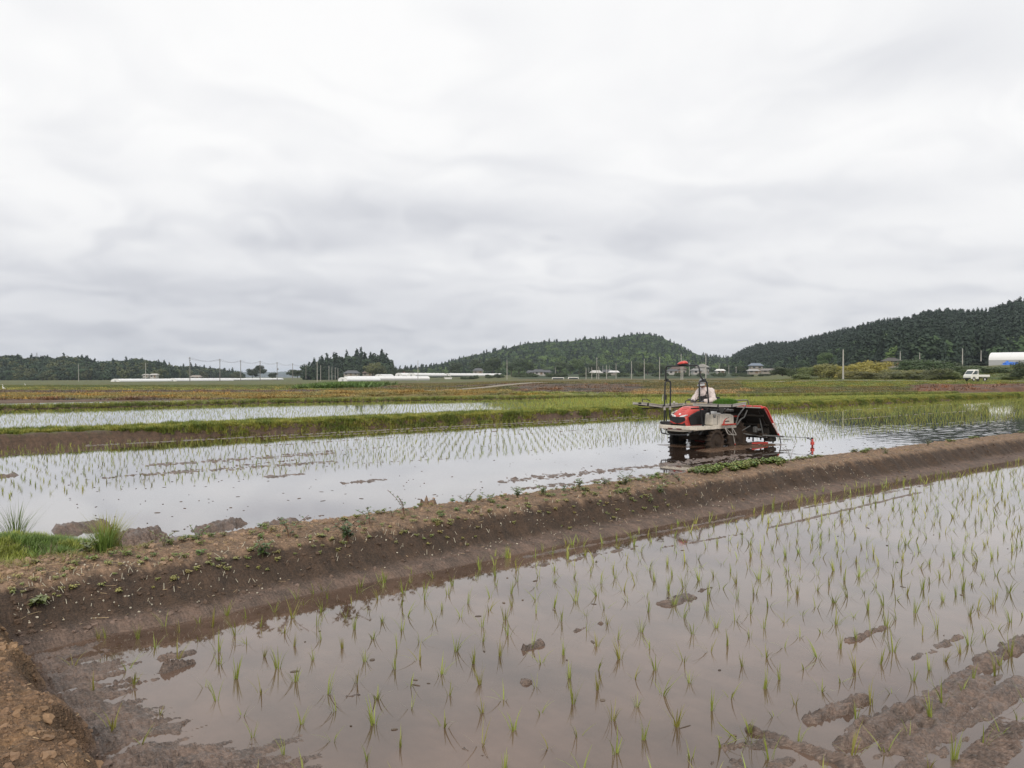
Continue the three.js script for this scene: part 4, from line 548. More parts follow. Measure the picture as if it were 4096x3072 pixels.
{
  const per = thing('person', 'driver in white long sleeves, dark bib and grey cap, sitting bent over the steering wheel', 'person'); per.position.set(MX, MY, MZ);
  const J = { pel: [.5, 1.04, 0], belly: [.5, 1.18, 0], chest: [.44, 1.4, 0], neck: [.36, 1.545, 0], head: [.29, 1.68, -.015], lsh: [.42, 1.47, .185], lel: [.38, 1.22, .285], lwr: [.14, 1.2, .16], rsh: [.42, 1.47, -.185], rel: [.3, 1.23, -.29], rwr: [.09, 1.22, -.15], lhip: [.5, 1.0, .1], rhip: [.5, 1.0, -.1], lkn: [.12, 1.0, .17], rkn: [.12, 1.0, -.17], lan: [.14, .66, .17], ran: [.14, .66, -.17], lto: [-.02, .615, .18], rto: [-.02, .615, -.18] };
  const bone = (a, ra, b, rb, e = 0) => [...J[a], ra + e, ...J[b], rb + e];
  const torso = e => [bone('pel', .15, 'belly', .145, e), bone('belly', .145, 'chest', .155, e), [.44, 1.42, -.1, .09 + e, .44, 1.42, .1, .09 + e], bone('chest', .12, 'neck', .065, e)];
  const arms = e => [bone('lsh', .068, 'lel', .05, e), bone('lel', .05, 'lwr', .034, e), bone('rsh', .068, 'rel', .05, e), bone('rel', .05, 'rwr', .034, e)];
  const legs = e => [bone('pel', .13, 'lhip', .1, e), bone('pel', .13, 'rhip', .1, e), bone('lhip', .095, 'lkn', .068, e), bone('rhip', .095, 'rkn', .068, e), bone('lkn', .066, 'lan', .045, e), bone('rkn', .066, 'ran', .045, e)];
  const feet = [bone('lan', .045, 'lto', .035), bone('ran', .045, 'rto', .035)];
  const join = (list, k) => (x, y, z) => { let d = 9; for (const b of list) d = smin(d, boneDist(x, y, z, b), k); return d; };
  // hands closing on the wheel: palm, four fingers and a thumb
  const hand = (w, side) => { const [x, y, z] = w, L = [[x, y, z, .03, x - .05, y - .012, z - side * .012, .036]]; for (let f = 0; f < 4; f++) { const o = (f - 1.5) * .019, len = [.034, .04, .038, .03][f], bx = x - .085, by = y - .012, bz = z - side * .015 + o; L.push([bx + .02, by, bz, .0098, bx - len * .7, by - .012, bz, .0092], [bx - len * .7, by - .012, bz, .0092, bx - len * .75, by - .045, bz, .0085], [bx - len * .75, by - .045, bz, .0085, bx - .0, by - .058, bz, .008]); } L.push([x - .03, y - .01, z - side * .04, .0115, x - .065, y - .035, z - side * .06, .01], [x - .065, y - .035, z - side * .06, .01, x - .085, y - .055, z - side * .045, .009]); return L; };
  const headF = (x, y, z) => { // skull bowed forward, with nose, brow, chin, ears
    const a = .34, dx = x - J.head[0], dy = y - J.head[1], dz = z - J.head[2], hx = dx * Math.cos(a) + dy * Math.sin(a), hy = -dx * Math.sin(a) + dy * Math.cos(a);
    let d = Math.hypot(hx / 1.12, hy / 1.25, dz / .98) - .078; d = smin(d, boneDist(hx, hy, dz, [-.045, -.085, 0, .034, -.055, -.06, 0, .045]), .03); d = smin(d, boneDist(hx, hy, dz, [-.082, .01, 0, .012, -.108, -.03, 0, .014]), .014); for (const s of [-1, 1]) { d = smin(d, Math.hypot((hx - .01) / .6, hy + .01, (dz - s * .08) / .45) - .03, .008); d = Math.max(d, -(Math.hypot(hx + .092, hy - .002, dz - s * .032) - .012)); } return Math.max(d, -(Math.hypot((hx + .098) / .6, (hy + .068) / .35, dz) - .02)); };
  const bodyF = join([...torso(-.02), ...arms(-.012), ...legs(-.012), ...feet], .05), neckB = [...J.neck, .055, .31, 1.62, -.01, .052];
  const body = part(per, 'body', merge([meshField(.35, 1.18, 0, .72, 96, (x, y, z) => smin(bodyF(x, y, z), boneDist(x, y, z, neckB), .03)), meshField(J.head[0], J.head[1], J.head[2], .15, 76, (x, y, z) => smin(headF(x, y, z), boneDist(x, y, z, neckB), .02))]), std(.3, .15, .1, .55), 'tanned face and neck');
  const folds = (x, y, z) => .009 * n3(x * 9, y * 7, z * 9) + .007 * n3(x * 24, y * 13, z * 24) + .003 * n3(x * 50, y * 40, z * 50);
  const shirtF = join([...torso(.008), ...arms(.018)], .07); part(body, 'shirt', meshField(.35, 1.26, 0, .5, 92, (x, y, z) => Math.max(shirtF(x, y, z) + folds(x, y, z), y - 1.575, 1.06 - y)), std(.66, .58, .56, .85));
  const trF = join([...legs(.02)], .05); part(body, 'trousers', meshField(.3, .92, 0, .5, 84, (x, y, z) => Math.max(trF(x, y, z) + folds(x, y, z), y - 1.17, .66 - y)), std(.03, .031, .035, .85));
  part(body, 'boots', meshField(.1, .66, 0, .32, 64, join([[...J.lan, .058, .14, .76, .17, .06], [...J.ran, .058, .14, .76, -.17, .06], [.16, .63, .17, .052, -.04, .615, .18, .045], [.16, .63, -.17, .052, -.04, .615, -.18, .045]], .03)), std(.02, .02, .02, .6));
  for (const [w, s] of [['lwr', 1], ['rwr', -1]]) part(body, 'glove', meshField(J[w][0] - .06, J[w][1] - .02, J[w][2], .12, 72, join(hand(J[w], s), .008)), std(.13, .13, .14, .9));
  part(body, 'bib_strap', merge([pipe([[.31, 1.18, .09], [.27, 1.36, .11], [.33, 1.5, .13], [.45, 1.55, .13], [.6, 1.45, .11]], .014, .06), pipe([[.31, 1.18, -.09], [.27, 1.36, -.11], [.33, 1.5, -.13], [.45, 1.55, -.13], [.6, 1.45, -.11]], .014, .06), pipe([[.45, 1.52, .15], [.52, 1.42, .255], [.56, 1.25, .24]], .012, .06)]), std(.02, .02, .022, .8));
  part(body, 'bib_front', meshField(.36, 1.2, 0, .26, 52, (x, y, z) => Math.max(shirtF(x, y, z) - .012, x - .44, Math.abs(z + .01) - .12, y - 1.33 - .35 * Math.max(0, z), 1.03 - y)), std(.05, .048, .05, .85));
  // cap: crown, peak, band
  const capG = (() => { const a = .34, c = new THREE.SphereGeometry(.103, 22, 12, 0, 6.2832, 0, 1.75).scale(1.12, .98, .95), pk = grid(14, 6, (u, v) => { const th = (u - .5) * 2.3, r = mix(.1, .178, v); return [-Math.cos(th) * r * 1.06, -.02 - .03 * v * v - .012 * Math.abs(th) * v, Math.sin(th) * r * .78]; }); return [c, pk].map(g => g.rotateZ(a).translate(J.head[0] + .012, J.head[1] + .035, J.head[2])); })();
  const cap = part(body, 'cap', capG[0], std(.25, .26, .27, .85)); part(cap, 'peak', capG[1], std(.36, .37, .38, .8, { side: THREE.DoubleSide })); part(cap, 'front_panel', new THREE.SphereGeometry(.105, 14, 8, -.6 + Math.PI * 0, 1.2, .55, .75).scale(1.12, .98, .95).rotateZ(.34).translate(J.head[0] + .012, J.head[1] + .035, J.head[2]), std(.16, .17, .2, .85));
}

// ---------------------------------------------------------------- trees
const leafCloud = (seed, lobes, n, size, flat = 1) => { // leaf-sized faces spread over lumpy lobes: lobes [x,y,z,rx,ry,rz]
  const r = rngOf(seed), P = [], I = [], wts = lobes.map(l => l[3] * l[4]), tot = wts.reduce((a, b) => a + b, 0), d = V3(), t = V3(), b = V3();
  for (let k = 0; k < n; k++) {
    let q = r() * tot, i = 0; while (q > wts[i] && i < lobes.length - 1) { q -= wts[i]; i++; } const L = lobes[i];
    const th = r() * 6.283, cz = r() * 1.75 - .75, sz = Math.sqrt(Math.max(0, 1 - cz * cz)); d.set(sz * Math.cos(th), cz, sz * Math.sin(th)); const rad = .62 + .42 * Math.pow(r(), .6) + .16 * n3(d.x * 2.2 + i, d.y * 2.2, d.z * 2.2 + seed);
    const x = L[0] + d.x * L[3] * rad, y = L[1] + d.y * L[4] * rad, z = L[2] + d.z * L[5] * rad; const s = size * (.55 + .8 * r());
    d.set(d.x + (r() - .5) * 1.5, d.y * flat + (r() - .2) * 1.1, d.z + (r() - .5) * 1.5).normalize(); t.set(r() - .5, r() - .5, r() - .5).cross(d).normalize(); b.crossVectors(d, t); const o = P.length / 3;
    P.push(x + t.x * s, y + t.y * s, z + t.z * s, x + b.x * s * .6, y + b.y * s * .6, z + b.z * s * .6, x - t.x * s, y - t.y * s, z - t.z * s, x - b.x * s * .6, y - b.y * s * .6, z - b.z * s * .6); I.push(o, o + 1, o + 2, o, o + 2, o + 3);
  }
  const g = new THREE.BufferGeometry(); g.setAttribute('position', new THREE.Float32BufferAttribute(P, 3)); g.setAttribute('uv', new THREE.Float32BufferAttribute(new Float32Array(P.length / 3 * 2), 2)); g.setIndex(I); g.computeVertexNormals(); return g;
};
const roundLobes = (seed, n, w, y0, h) => { const r = rngOf(seed), o = [[0, y0 + h * .5, 0, w * .66, h * .4, w * .66]]; for (let k = 0; k < n; k++) { const a = k * 2.4 + r(), t = r(), q = w * (.25 + .42 * Math.sqrt(r())); o.push([Math.cos(a) * q, y0 + h * (.18 + .66 * t), Math.sin(a) * q, w * (.24 + .16 * r()), h * (.13 + .1 * r()), w * (.24 + .16 * r())]); } return o; };
const coneLobes = (n, w, y0, h) => { const o = []; for (let k = 0; k < n; k++) { const t = k / (n - 1); o.push([0, y0 + h * t, 0, w * (1 - t * .93) + .03, h / n * .9, w * (1 - t * .93) + .03]); } return o; };
const trunkGeo = (h, r0, limbs, seed) => { const r = rngOf(seed), g = [cyl(r0, r0 * .4, h, 0, h / 2, 0, 'y', 8)]; for (let k = 0; k < limbs; k++) { const a = k * 2.1 + r(), y = h * (.4 + .5 * r()), L = h * (.2 + .3 * r()); g.push(pipe([[0, y, 0], [Math.cos(a) * L * .6, y + L * .5, Math.sin(a) * L * .6], [Math.cos(a) * L, y + L, Math.sin(a) * L]], r0 * .3, .1, 5)); } return merge(g); };
const bark = std(.1, .08, .06, .9);
const crownMat = (r, g, b) => new THREE.MeshPhysicalMaterial({ color: C(r, g, b), roughness: .8, transmission: .18, thickness: 0, side: THREE.DoubleSide });
// unit prototypes (1 m tall) for the woods
const WOOD = { round: [0, 1, 2].map(k => leafCloud(1000 + k, roundLobes(40 + k, 8, .5, .05, .95), 520, .07)), cone: [0, 1].map(k => leafCloud(1010 + k, coneLobes(7, .24, .08, .9), 380, .065)) };
const TONES = { green: [.052, .092, .038], dark: [.036, .062, .032], cedar: [.027, .047, .031], light: [.095, .15, .045], olive: [.085, .1, .042] };
// ---------------------------------------------------------------- wooded hills: a ridge line [column, row of the skyline, distance] with a slope down to its foot
const woodRnd = rngOf(2001);
const hill = (name, label, ridge, foot, back, footY, treeH, spacing, mixFn, wname, wlabel, keep) => {
  const n = ridge.length - 1, at = t => { const q = clamp(t, 0, 1) * n, i = Math.min(n - 1, Math.floor(q)), f = q - i; return [0, 1, 2].map(k => mix(ridge[i][k], ridge[i + 1][k], f)); };
  const top = (c, row, d) => EYE + (1508 - row) * d / FOC - treeH * .82;
  const P = (a, b) => { const [c, row, d] = at(a), H = Math.max(footY(c) - 4, top(c, row, d)), dd = b < .72 ? mix(foot(c), d, b / .72) : mix(d, d + back, (b - .72) / .28), s = b < .72 ? ss(-.25, 1, b / .72) / 1 : 1 - ss(0, 1, (b - .72) / .28), base = footY(c) - 2; const [x, z] = sight(c, dd), k = b < .72 ? (ss(-.35, 1.06, b / .72) - ss(-.35, 1.06, 0)) / (ss(-.35, 1.06, 1) - ss(-.35, 1.06, 0)) : s; const hh = base + (H - base) * Math.max(0, k); return [x, hh + (b > .02 && b < .7 ? (H - base) * .06 * fbm(x * .02, z * .02, 3) : 0), z]; };
  const g = grid(90, 26, P, p => [p[0] / 10, p[2] / 10]); const col = new Float32Array(g.attributes.position.count * 3); for (let k = 0; k < col.length; k += 3) col.set([.035, .05, .024], k); g.setAttribute('color', new THREE.BufferAttribute(col, 3)); struct(name, g, soilMat(.95, .05), label);
  const r = woodRnd, bins = [[], [], [], [], []]; const width = Math.abs(ridge[n][0] - ridge[0][0]) / FOC * ridge[n >> 1][2], deep = Math.abs(ridge[n >> 1][2] - foot(ridge[n >> 1][0])), N = Math.round(width * deep / (spacing * spacing));
  for (let k = 0; k < N; k++) { const a = r(), b = Math.pow(r(), .85) * .78, p = P(a, b), [c] = at(a); if (keep && !keep(c, b)) continue; const [kind, tone, hs] = mixFn(c, b, r, p), h = treeH * hs * (.72 + .5 * r()), t = .72 + .56 * r(); bins[kind].push([p[0], p[1] - h * .04, p[2], r() * 6.28, kind < 3 ? [h * (.85 + .4 * r()), h, h * (.85 + .4 * r())] : h * 1.05, tone[0] * t, tone[1] * t, tone[2] * t]); }
  const grp = new THREE.Group(); grp.name = numbered(wname); tag(grp, wlabel, 'woodland', undefined, 'stuff'); scene.add(grp);
  bins.forEach((b, k) => b.length && mass('tree_crowns', k < 3 ? WOOD.round[k] : WOOD.cone[k - 3], tintMat(.85), b, undefined, undefined, undefined, grp));
};
const anyRound = r => Math.floor(r() * 3), anyCone = r => 3 + Math.floor(r() * 2);
hill('central_hill', 'wooded hill in the middle distance left of the machine', [[1560, 1496, 1050], [1661, 1484, 1060], [1766, 1464, 1080], [1845, 1442, 1100], [1895, 1430, 1110], [1995, 1407, 1120], [2100, 1382, 1130], [2199, 1374, 1140], [2308, 1372, 1150], [2348, 1365, 1150], [2447, 1363, 1150], [2497, 1352, 1150], [2582, 1344, 1150], [2622, 1352, 1150], [2651, 1364, 1150], [2696, 1384, 1150], [2731, 1399, 1150], [2776, 1424, 1160], [2845, 1434, 1250], [2895, 1437, 1350], [2960, 1437, 1400], [3060, 1440, 1400]], c => 700 + ss(2700, 3000, c) * 250, 250, c => mix(0, 6, ss(1600, 2600, c)), 10, 5.4, (c, b, r) => { const con = b > .62 ? .14 : .1; if (r() < con) return [anyCone(r), TONES.cedar, 1.15]; const q = r() + .3 * (b < .2); return [anyRound(r), q < .55 ? TONES.green : q < .8 ? TONES.dark : TONES.light, 1]; }, 'central_hill_wood', 'mixed green woodland covering the central hill');
hill('right_hill', 'long wooded hill rising towards the right edge', [[2930, 1438, 1150], [2994, 1404, 1100], [3044, 1389, 1050], [3124, 1387, 1000], [3188, 1383, 960], [3278, 1360, 930], [3347, 1349, 900], [3411, 1340, 880], [3486, 1321, 860], [3545, 1316, 840], [3644, 1307, 800], [3684, 1292, 780], [3718, 1282, 760], [3773, 1279, 740], [3842, 1277, 720], [3941, 1279, 690], [3991, 1264, 660], [4046, 1242, 630], [4080, 1236, 610], [4300, 1215, 590], [4800, 1235, 560], [5400, 1290, 540]], c => mix(560, 300, ss(2950, 3600, c)), 250, c => mix(4, 9, ss(2950, 3700, c)), 10, 5.0, (c, b, r) => { const ced = b < .5 ? .7 : .14; if (r() < ced) return [anyCone(r), TONES.cedar, 1.1]; const q = r(); return [anyRound(r), q < .5 ? TONES.dark : q < .88 ? TONES.green : TONES.light, 1]; }, 'right_hill_wood', 'dark cedar and mixed woodland covering the right hill');
hill('left_wood_rise', 'low rise under the dark wood on the left', [[-1500, 1470, 620], [-400, 1462, 620], [0, 1436, 620], [60, 1432, 620], [95, 1448, 620], [160, 1437, 620], [250, 1436, 620], [320, 1443, 620], [380, 1455, 640], [480, 1452, 650], [545, 1446, 650], [600, 1452, 660], [660, 1464, 680], [700, 1478, 700], [740, 1474, 800], [785, 1472, 820], [840, 1479, 840], [900, 1487, 850], [935, 1497, 860], [960, 1506, 860]], c => 560 + ss(650, 760, c) * 170, 120, () => -1, 10, 4.6, (c, b, r) => r() < .1 ? [anyCone(r), TONES.cedar, 1.05] : [anyRound(r), r() < .7 ? TONES.dark : TONES.olive, 1], 'left_wood', 'dark mixed wood along the left horizon');
hill('grove_mound', 'low mound under the dark grove', [[1232, 1508, 540], [1255, 1470, 540], [1300, 1452, 540], [1330, 1440, 540], [1400, 1428, 540], [1450, 1426, 540], [1500, 1428, 540], [1535, 1438, 540], [1552, 1460, 540], [1558, 1500, 540]], () => 505, 60, () => .8, 11, 3.6, (c, b, r) => r() < .5 ? [anyCone(r), TONES.cedar, 1.12] : [anyRound(r), TONES.dark, 1], 'dark_grove', 'dense dark grove of cedars left of centre');
hill('far_ridge', 'faint blue hills on the far left horizon', [[-1800, 1497, 5880], [300, 1493, 5880], [700, 1491, 5880], [900, 1494, 6020], [1050, 1498, 6020], [1300, 1499, 6160], [1700, 1493, 6160], [2200, 1490, 6160], [3000, 1480, 6020], [4400, 1480, 6020]], () => 5200, 300, () => 0, 14, 95, (c, b, r) => [anyRound(r), TONES.green, 2.5], 'far_ridge_wood', 'hazy woodland on the far blue hills');

// ---------------------------------------------------------------- single trees and bushes that can be told apart
const landFar = (col, d) => { const [x, z] = sight(col, d); return [x, farLand(x, z), z]; };
const protoTree = {};
const tree = (name, label, cat, group, col, row, d, h, w, kind, tone, sink = .3) => { // row: where its foot shows; foot height follows
  const key = kind; if (!protoTree[key]) { const lob = kind === 'cone' ? coneLobes(9, .26, .12, .86) : kind === 'willow' ? roundLobes(81, 10, .5, .06, .94) : kind === 'bushA' ? roundLobes(82, 14, .62, 0, .95) : kind === 'bushB' ? roundLobes(83, 16, .62, 0, .95) : kind === 'bushC' ? roundLobes(87, 12, .62, 0, .95) : kind === 'treeB' ? roundLobes(84, 12, .48, .2, .8) : roundLobes(85, 11, .5, .16, .84); protoTree[key] = [trunkGeo(kind.startsWith('bush') ? .5 : .75, .028, kind === 'cone' ? 0 : 5, 3), leafCloud(1100 + key.length * 7 + key.charCodeAt(key.length - 1), lob, kind.startsWith('bush') ? 4200 : 2400, kind.startsWith('bush') ? .032 : .036)]; }
  const g = thing(name, label, cat, group), [x, z] = sight(col, d), y = row === null ? farLand(x, z) : EYE + (1508 - row) * d / FOC; part(g, 'trunk', protoTree[key][0], bark); part(g, 'crown', protoTree[key][1], crownMat(...tone)); g.position.set(x, y - sink, z); g.scale.set(w, h, w); g.rotation.y = col * .37; return g;
};
const T = TONES, YB = [.34, .3, .06], GB = [.15, .19, .055], DG = [.065, .11, .037], OB = [.22, .22, .06];
[[3130, 1500, 190, 2.6, 9, 'bushC', [.06, .085, .035], 'dull grey green bush left of the roadside thicket'], [3190, 1508, 165, 2.6, 7, 'bushA', [.07, .1, .035], 'small dark bush beside the dull grey green one'], [3235, 1507, 155, 2.4, 7, 'bushB', GB, 'green bush left of the big rounded olive bush'], [3315, 1510, 150, 3.5, 10, 'bushA', OB, 'big rounded olive bush left of the lone roadside pole'], [3205, 1516, 148, 1.4, 6, 'bushC', GB, 'low bush in front at the left end of the thicket'],
  [3420, 1514, 138, 3.1, 10, 'bushB', YB, 'yellow bush just right of the lone roadside pole'], [3500, 1508, 142, 3.7, 9, 'bushC', YB, 'tallest yellow bush left of the small roofed house'], [3395, 1518, 134, 2.1, 6, 'bushA', [.17, .165, .045], 'low yellow bush at the pole foot'], [3560, 1514, 136, 2.2, 9, 'bushA', OB, 'olive bush below the small roofed house'], [3470, 1517, 132, 1.8, 7, 'bushC', [.15, .15, .045], 'low olive bush in front of the tallest yellow one'],
  [3640, 1500, 150, 3.6, 11, 'bushB', DG, 'dark green bush right of the small roofed house'], [3725, 1498, 150, 3.8, 12, 'bushA', DG, 'broad dark green bush, the largest behind the thicket'], [3790, 1494, 155, 2.9, 9, 'bushC', [.055, .08, .032], 'dark bush at the right end of the thicket'], [3650, 1517, 130, 2.1, 8, 'bushC', OB, 'olive bush in the thicket front, left of centre'], [3720, 1517, 128, 2.2, 9, 'bushB', [.11, .125, .04], 'dense front bush near the white pickup'], [3790, 1513, 128, 1.8, 8, 'bushA', GB, 'front bush nearest the white pickup cab'],
  [4100, 1508, 120, 2.9, 6, 'bushB', [.05, .075, .03], 'dark bush at the right edge below the greenhouse'], [4190, 1504, 118, 4, 8, 'bushA', DG, 'dark bush just past the right edge'], [3520, 1519, 131, 1.6, 7, 'bushB', [.15, .155, .05], 'low bush in the thicket front under the tallest yellow one'], [3600, 1518, 130, 1.9, 8, 'bushC', [.13, .145, .045], 'low bush in the thicket front left of the dark pair'], [3690, 1519, 127, 1.5, 7, 'bushA', [.12, .14, .045], 'lowest bush before the dark green pair'], [3860, 1500, 140, 2.2, 9, 'bushB', [.08, .12, .04], 'green bush on the slope behind the pickup cab'], [3960, 1497, 142, 2.0, 11, 'bushC', [.085, .125, .04], 'broad green bush on the slope behind the pickup bed'], [4050, 1516, 122, 1.3, 6, 'bushC', GB, 'low green bush right of the pickup']].forEach(q => tree('thicket_bush', q[7], 'bush', 'bushes of the roadside thicket', q[0], q[1], q[2], q[3], q[4] * .62, q[5], q[6]));
[[3295, 1470, 330, 7.2, 8.5, 'treeA', [.075, .13, .035], 'bright green tree standing out against the dark cedars'], [2075, 1498, 560, 13, 15, 'treeA', [.05, .085, .03], 'large dark tree left of the farmhouses'], [2045, 1500, 545, 10, 11, 'treeB', [.055, .09, .03], 'smaller tree left of the large dark one'], [2115, 1500, 560, 11, 12, 'treeB', [.06, .095, .03], 'tree just right of the large dark one'], [2240, 1496, 570, 10, 12, 'treeB', [.06, .095, .03], 'rounded tree behind the farmhouse row'], [2316, 1496, 560, 12, 12, 'treeA', [.075, .12, .035], 'tall rounded light green tree amid the poles'], [2280, 1497, 565, 8, 9, 'treeB', [.05, .08, .03], 'small tree left of the tall rounded light one'], [2375, 1497, 570, 9, 10, 'treeA', [.055, .085, .03], 'tree among the cluster of poles'],
  [2590, 1498, 520, 9, 14, 'treeB', [.08, .115, .035], 'flat spreading pale green tree between two poles'], [2555, 1498, 540, 10, 10, 'treeA', [.055, .085, .03], 'tree left of the flat spreading one'], [2645, 1498, 540, 8, 10, 'treeB', [.07, .105, .035], 'tree right of the flat spreading one'], [2900, 1496, 560, 7, 9, 'treeA', [.05, .08, .03], 'tree right of the white gabled house'], [2960, 1497, 560, 7, 11, 'treeB', [.06, .09, .03], 'low tree left of the blue roofed house'],
  [1490, 1508, 480, 10, 12, 'willow', [.15, .165, .06], 'pale yellow green tree in front of the dark grove'], [1520, 1508, 480, 8, 11, 'treeB', [.1, .12, .045], 'olive tree beside the pale yellow green one'], [1572, 1506, 480, 9.5, 6, 'cone', [.04, .065, .03], 'small pointed conifer right of the grove'], [1600, 1508, 480, 6, 8, 'treeA', [.05, .075, .035], 'low dark tree by the pointed conifer'], [1640, 1510, 470, 5, 8, 'treeB', [.05, .07, .035], 'low dark tree behind the long greenhouse end'], [1820, 1504, 520, 10, 12, 'treeA', [.045, .07, .03], 'dark tree at the foot of the hill'], [1905, 1500, 560, 13, 14, 'treeB', [.06, .09, .035], 'green tree beside the large roofed farmhouse'], [1970, 1500, 560, 14, 16, 'treeA', [.055, .085, .03], 'tall green tree right of the large roofed farmhouse'],
  [1010, 1515, 560, 8, 9, 'treeA', [.045, .065, .035], 'isolated tree left of two on the flat horizon'], [1040, 1515, 560, 11, 11, 'treeB', [.045, .065, .035], 'taller isolated tree on the flat horizon'], [1090, 1515, 560, 5, 9, 'treeA', [.045, .065, .035], 'low shrub tree on the flat horizon'], [1170, 1512, 480, 6, 9, 'treeB', [.06, .085, .04], 'low green tree left of the dark grove'], [1190, 1512, 480, 5.5, 8, 'treeA', [.06, .085, .04], 'low green tree nearest the dark grove'], [170, 1523, 500, 5, 8, 'treeB', [.06, .085, .035], 'green shrub tree before the left wood'], [315, 1523, 470, 5.5, 3.5, 'treeA', [.05, .075, .03], 'single small slim tree before the left wood']].forEach(q => tree('field_tree', q[7], 'tree', 'single trees on the plain', q[0], q[1], q[2], q[3], q[4], q[5], q[6]));

{ const r = rngOf(2101), low = []; for (let k = 0; k < 700; k++) { const c = 1850 + r() * 1500, d = 395 + r() * 40, [x, z] = sight(c, d), t = .7 + r() * .6; if (n2(c * .012, 5) + .4 * n2(c * .05, 9) < -.25) continue; low.push([x, farLand(x, z) - .3, z, r() * 6.28, [2.6 + 2 * r(), 1.2 + 1.5 * r(), 2.6 + 2 * r()], .06 * t, .085 * t, .035 * t]); } mass('village_hedge', WOOD.round[1], tintMat(.85), low, 'low dark hedges and shrubs in front of the village houses', 'hedge'); }
// ---------------------------------------------------------------- poles and wires
const concrete = std(.42, .41, .38, .85), steelG = std(.3, .31, .32, .6), insul = std(.5, .5, .48, .5), poleDark = std(.22, .21, .2, .85);
const poleTops = [];
const pole = (col, rowTop, rowFoot, d, arms, label, group, mat = concrete, r0 = .17) => {
  const g = thing('utility_pole', label, 'pole', group), [x, z] = sight(col, d), y = EYE + (1508 - rowFoot) * d / FOC, h = (rowFoot - rowTop) * d / FOC; g.position.set(x, y - .4, z);
  part(g, 'shaft', cyl(r0, r0 * .6, h + .4, 0, (h + .4) / 2, 0, 'y', 10), mat); const dir = .9;
  for (let k = 0; k < arms; k++) { const yy = h + .4 - .5 - k * .9, a = part(g, 'crossarm', box(2.2 - k * .4, .12, .12, 0, yy, 0, .02).rotateY(dir), mat); const ins = []; for (const s of [-.45, -.15, .2, .45]) ins.push(cyl(.05, .05, .22, s * 2.1, yy + .16, 0, 'y', 6).rotateY(dir)); part(a, 'insulators', merge(ins), insul); }
  return { x, z, y: y + h - .4, g };
};
const ln = []; [[760, 1428, 1528, 330], [880, 1435, 1526, 365], [963, 1440, 1523, 390], [1041, 1443, 1521, 415], [1109, 1448, 1519, 440], [1171, 1453, 1521, 465], [1224, 1455, 1513, 490]].forEach(([c, a, b, d], k) => ln.push(pole(c, a, b, d, 2, ['nearest and tallest pole of the wired line on the left', 'second pole of the wired line on the left', 'third pole of the wired line on the left', 'fourth pole of the wired line on the left', 'fifth pole of the wired line, carrying a transformer', 'sixth pole of the wired line on the left', 'last pole of the wired line beside the grove'][k], 'wired poles crossing the plain', poleDark, .2)));
part(ln[4].g, 'transformer', cyl(.3, .3, .8, .45, 6.4, 0), poleDark);
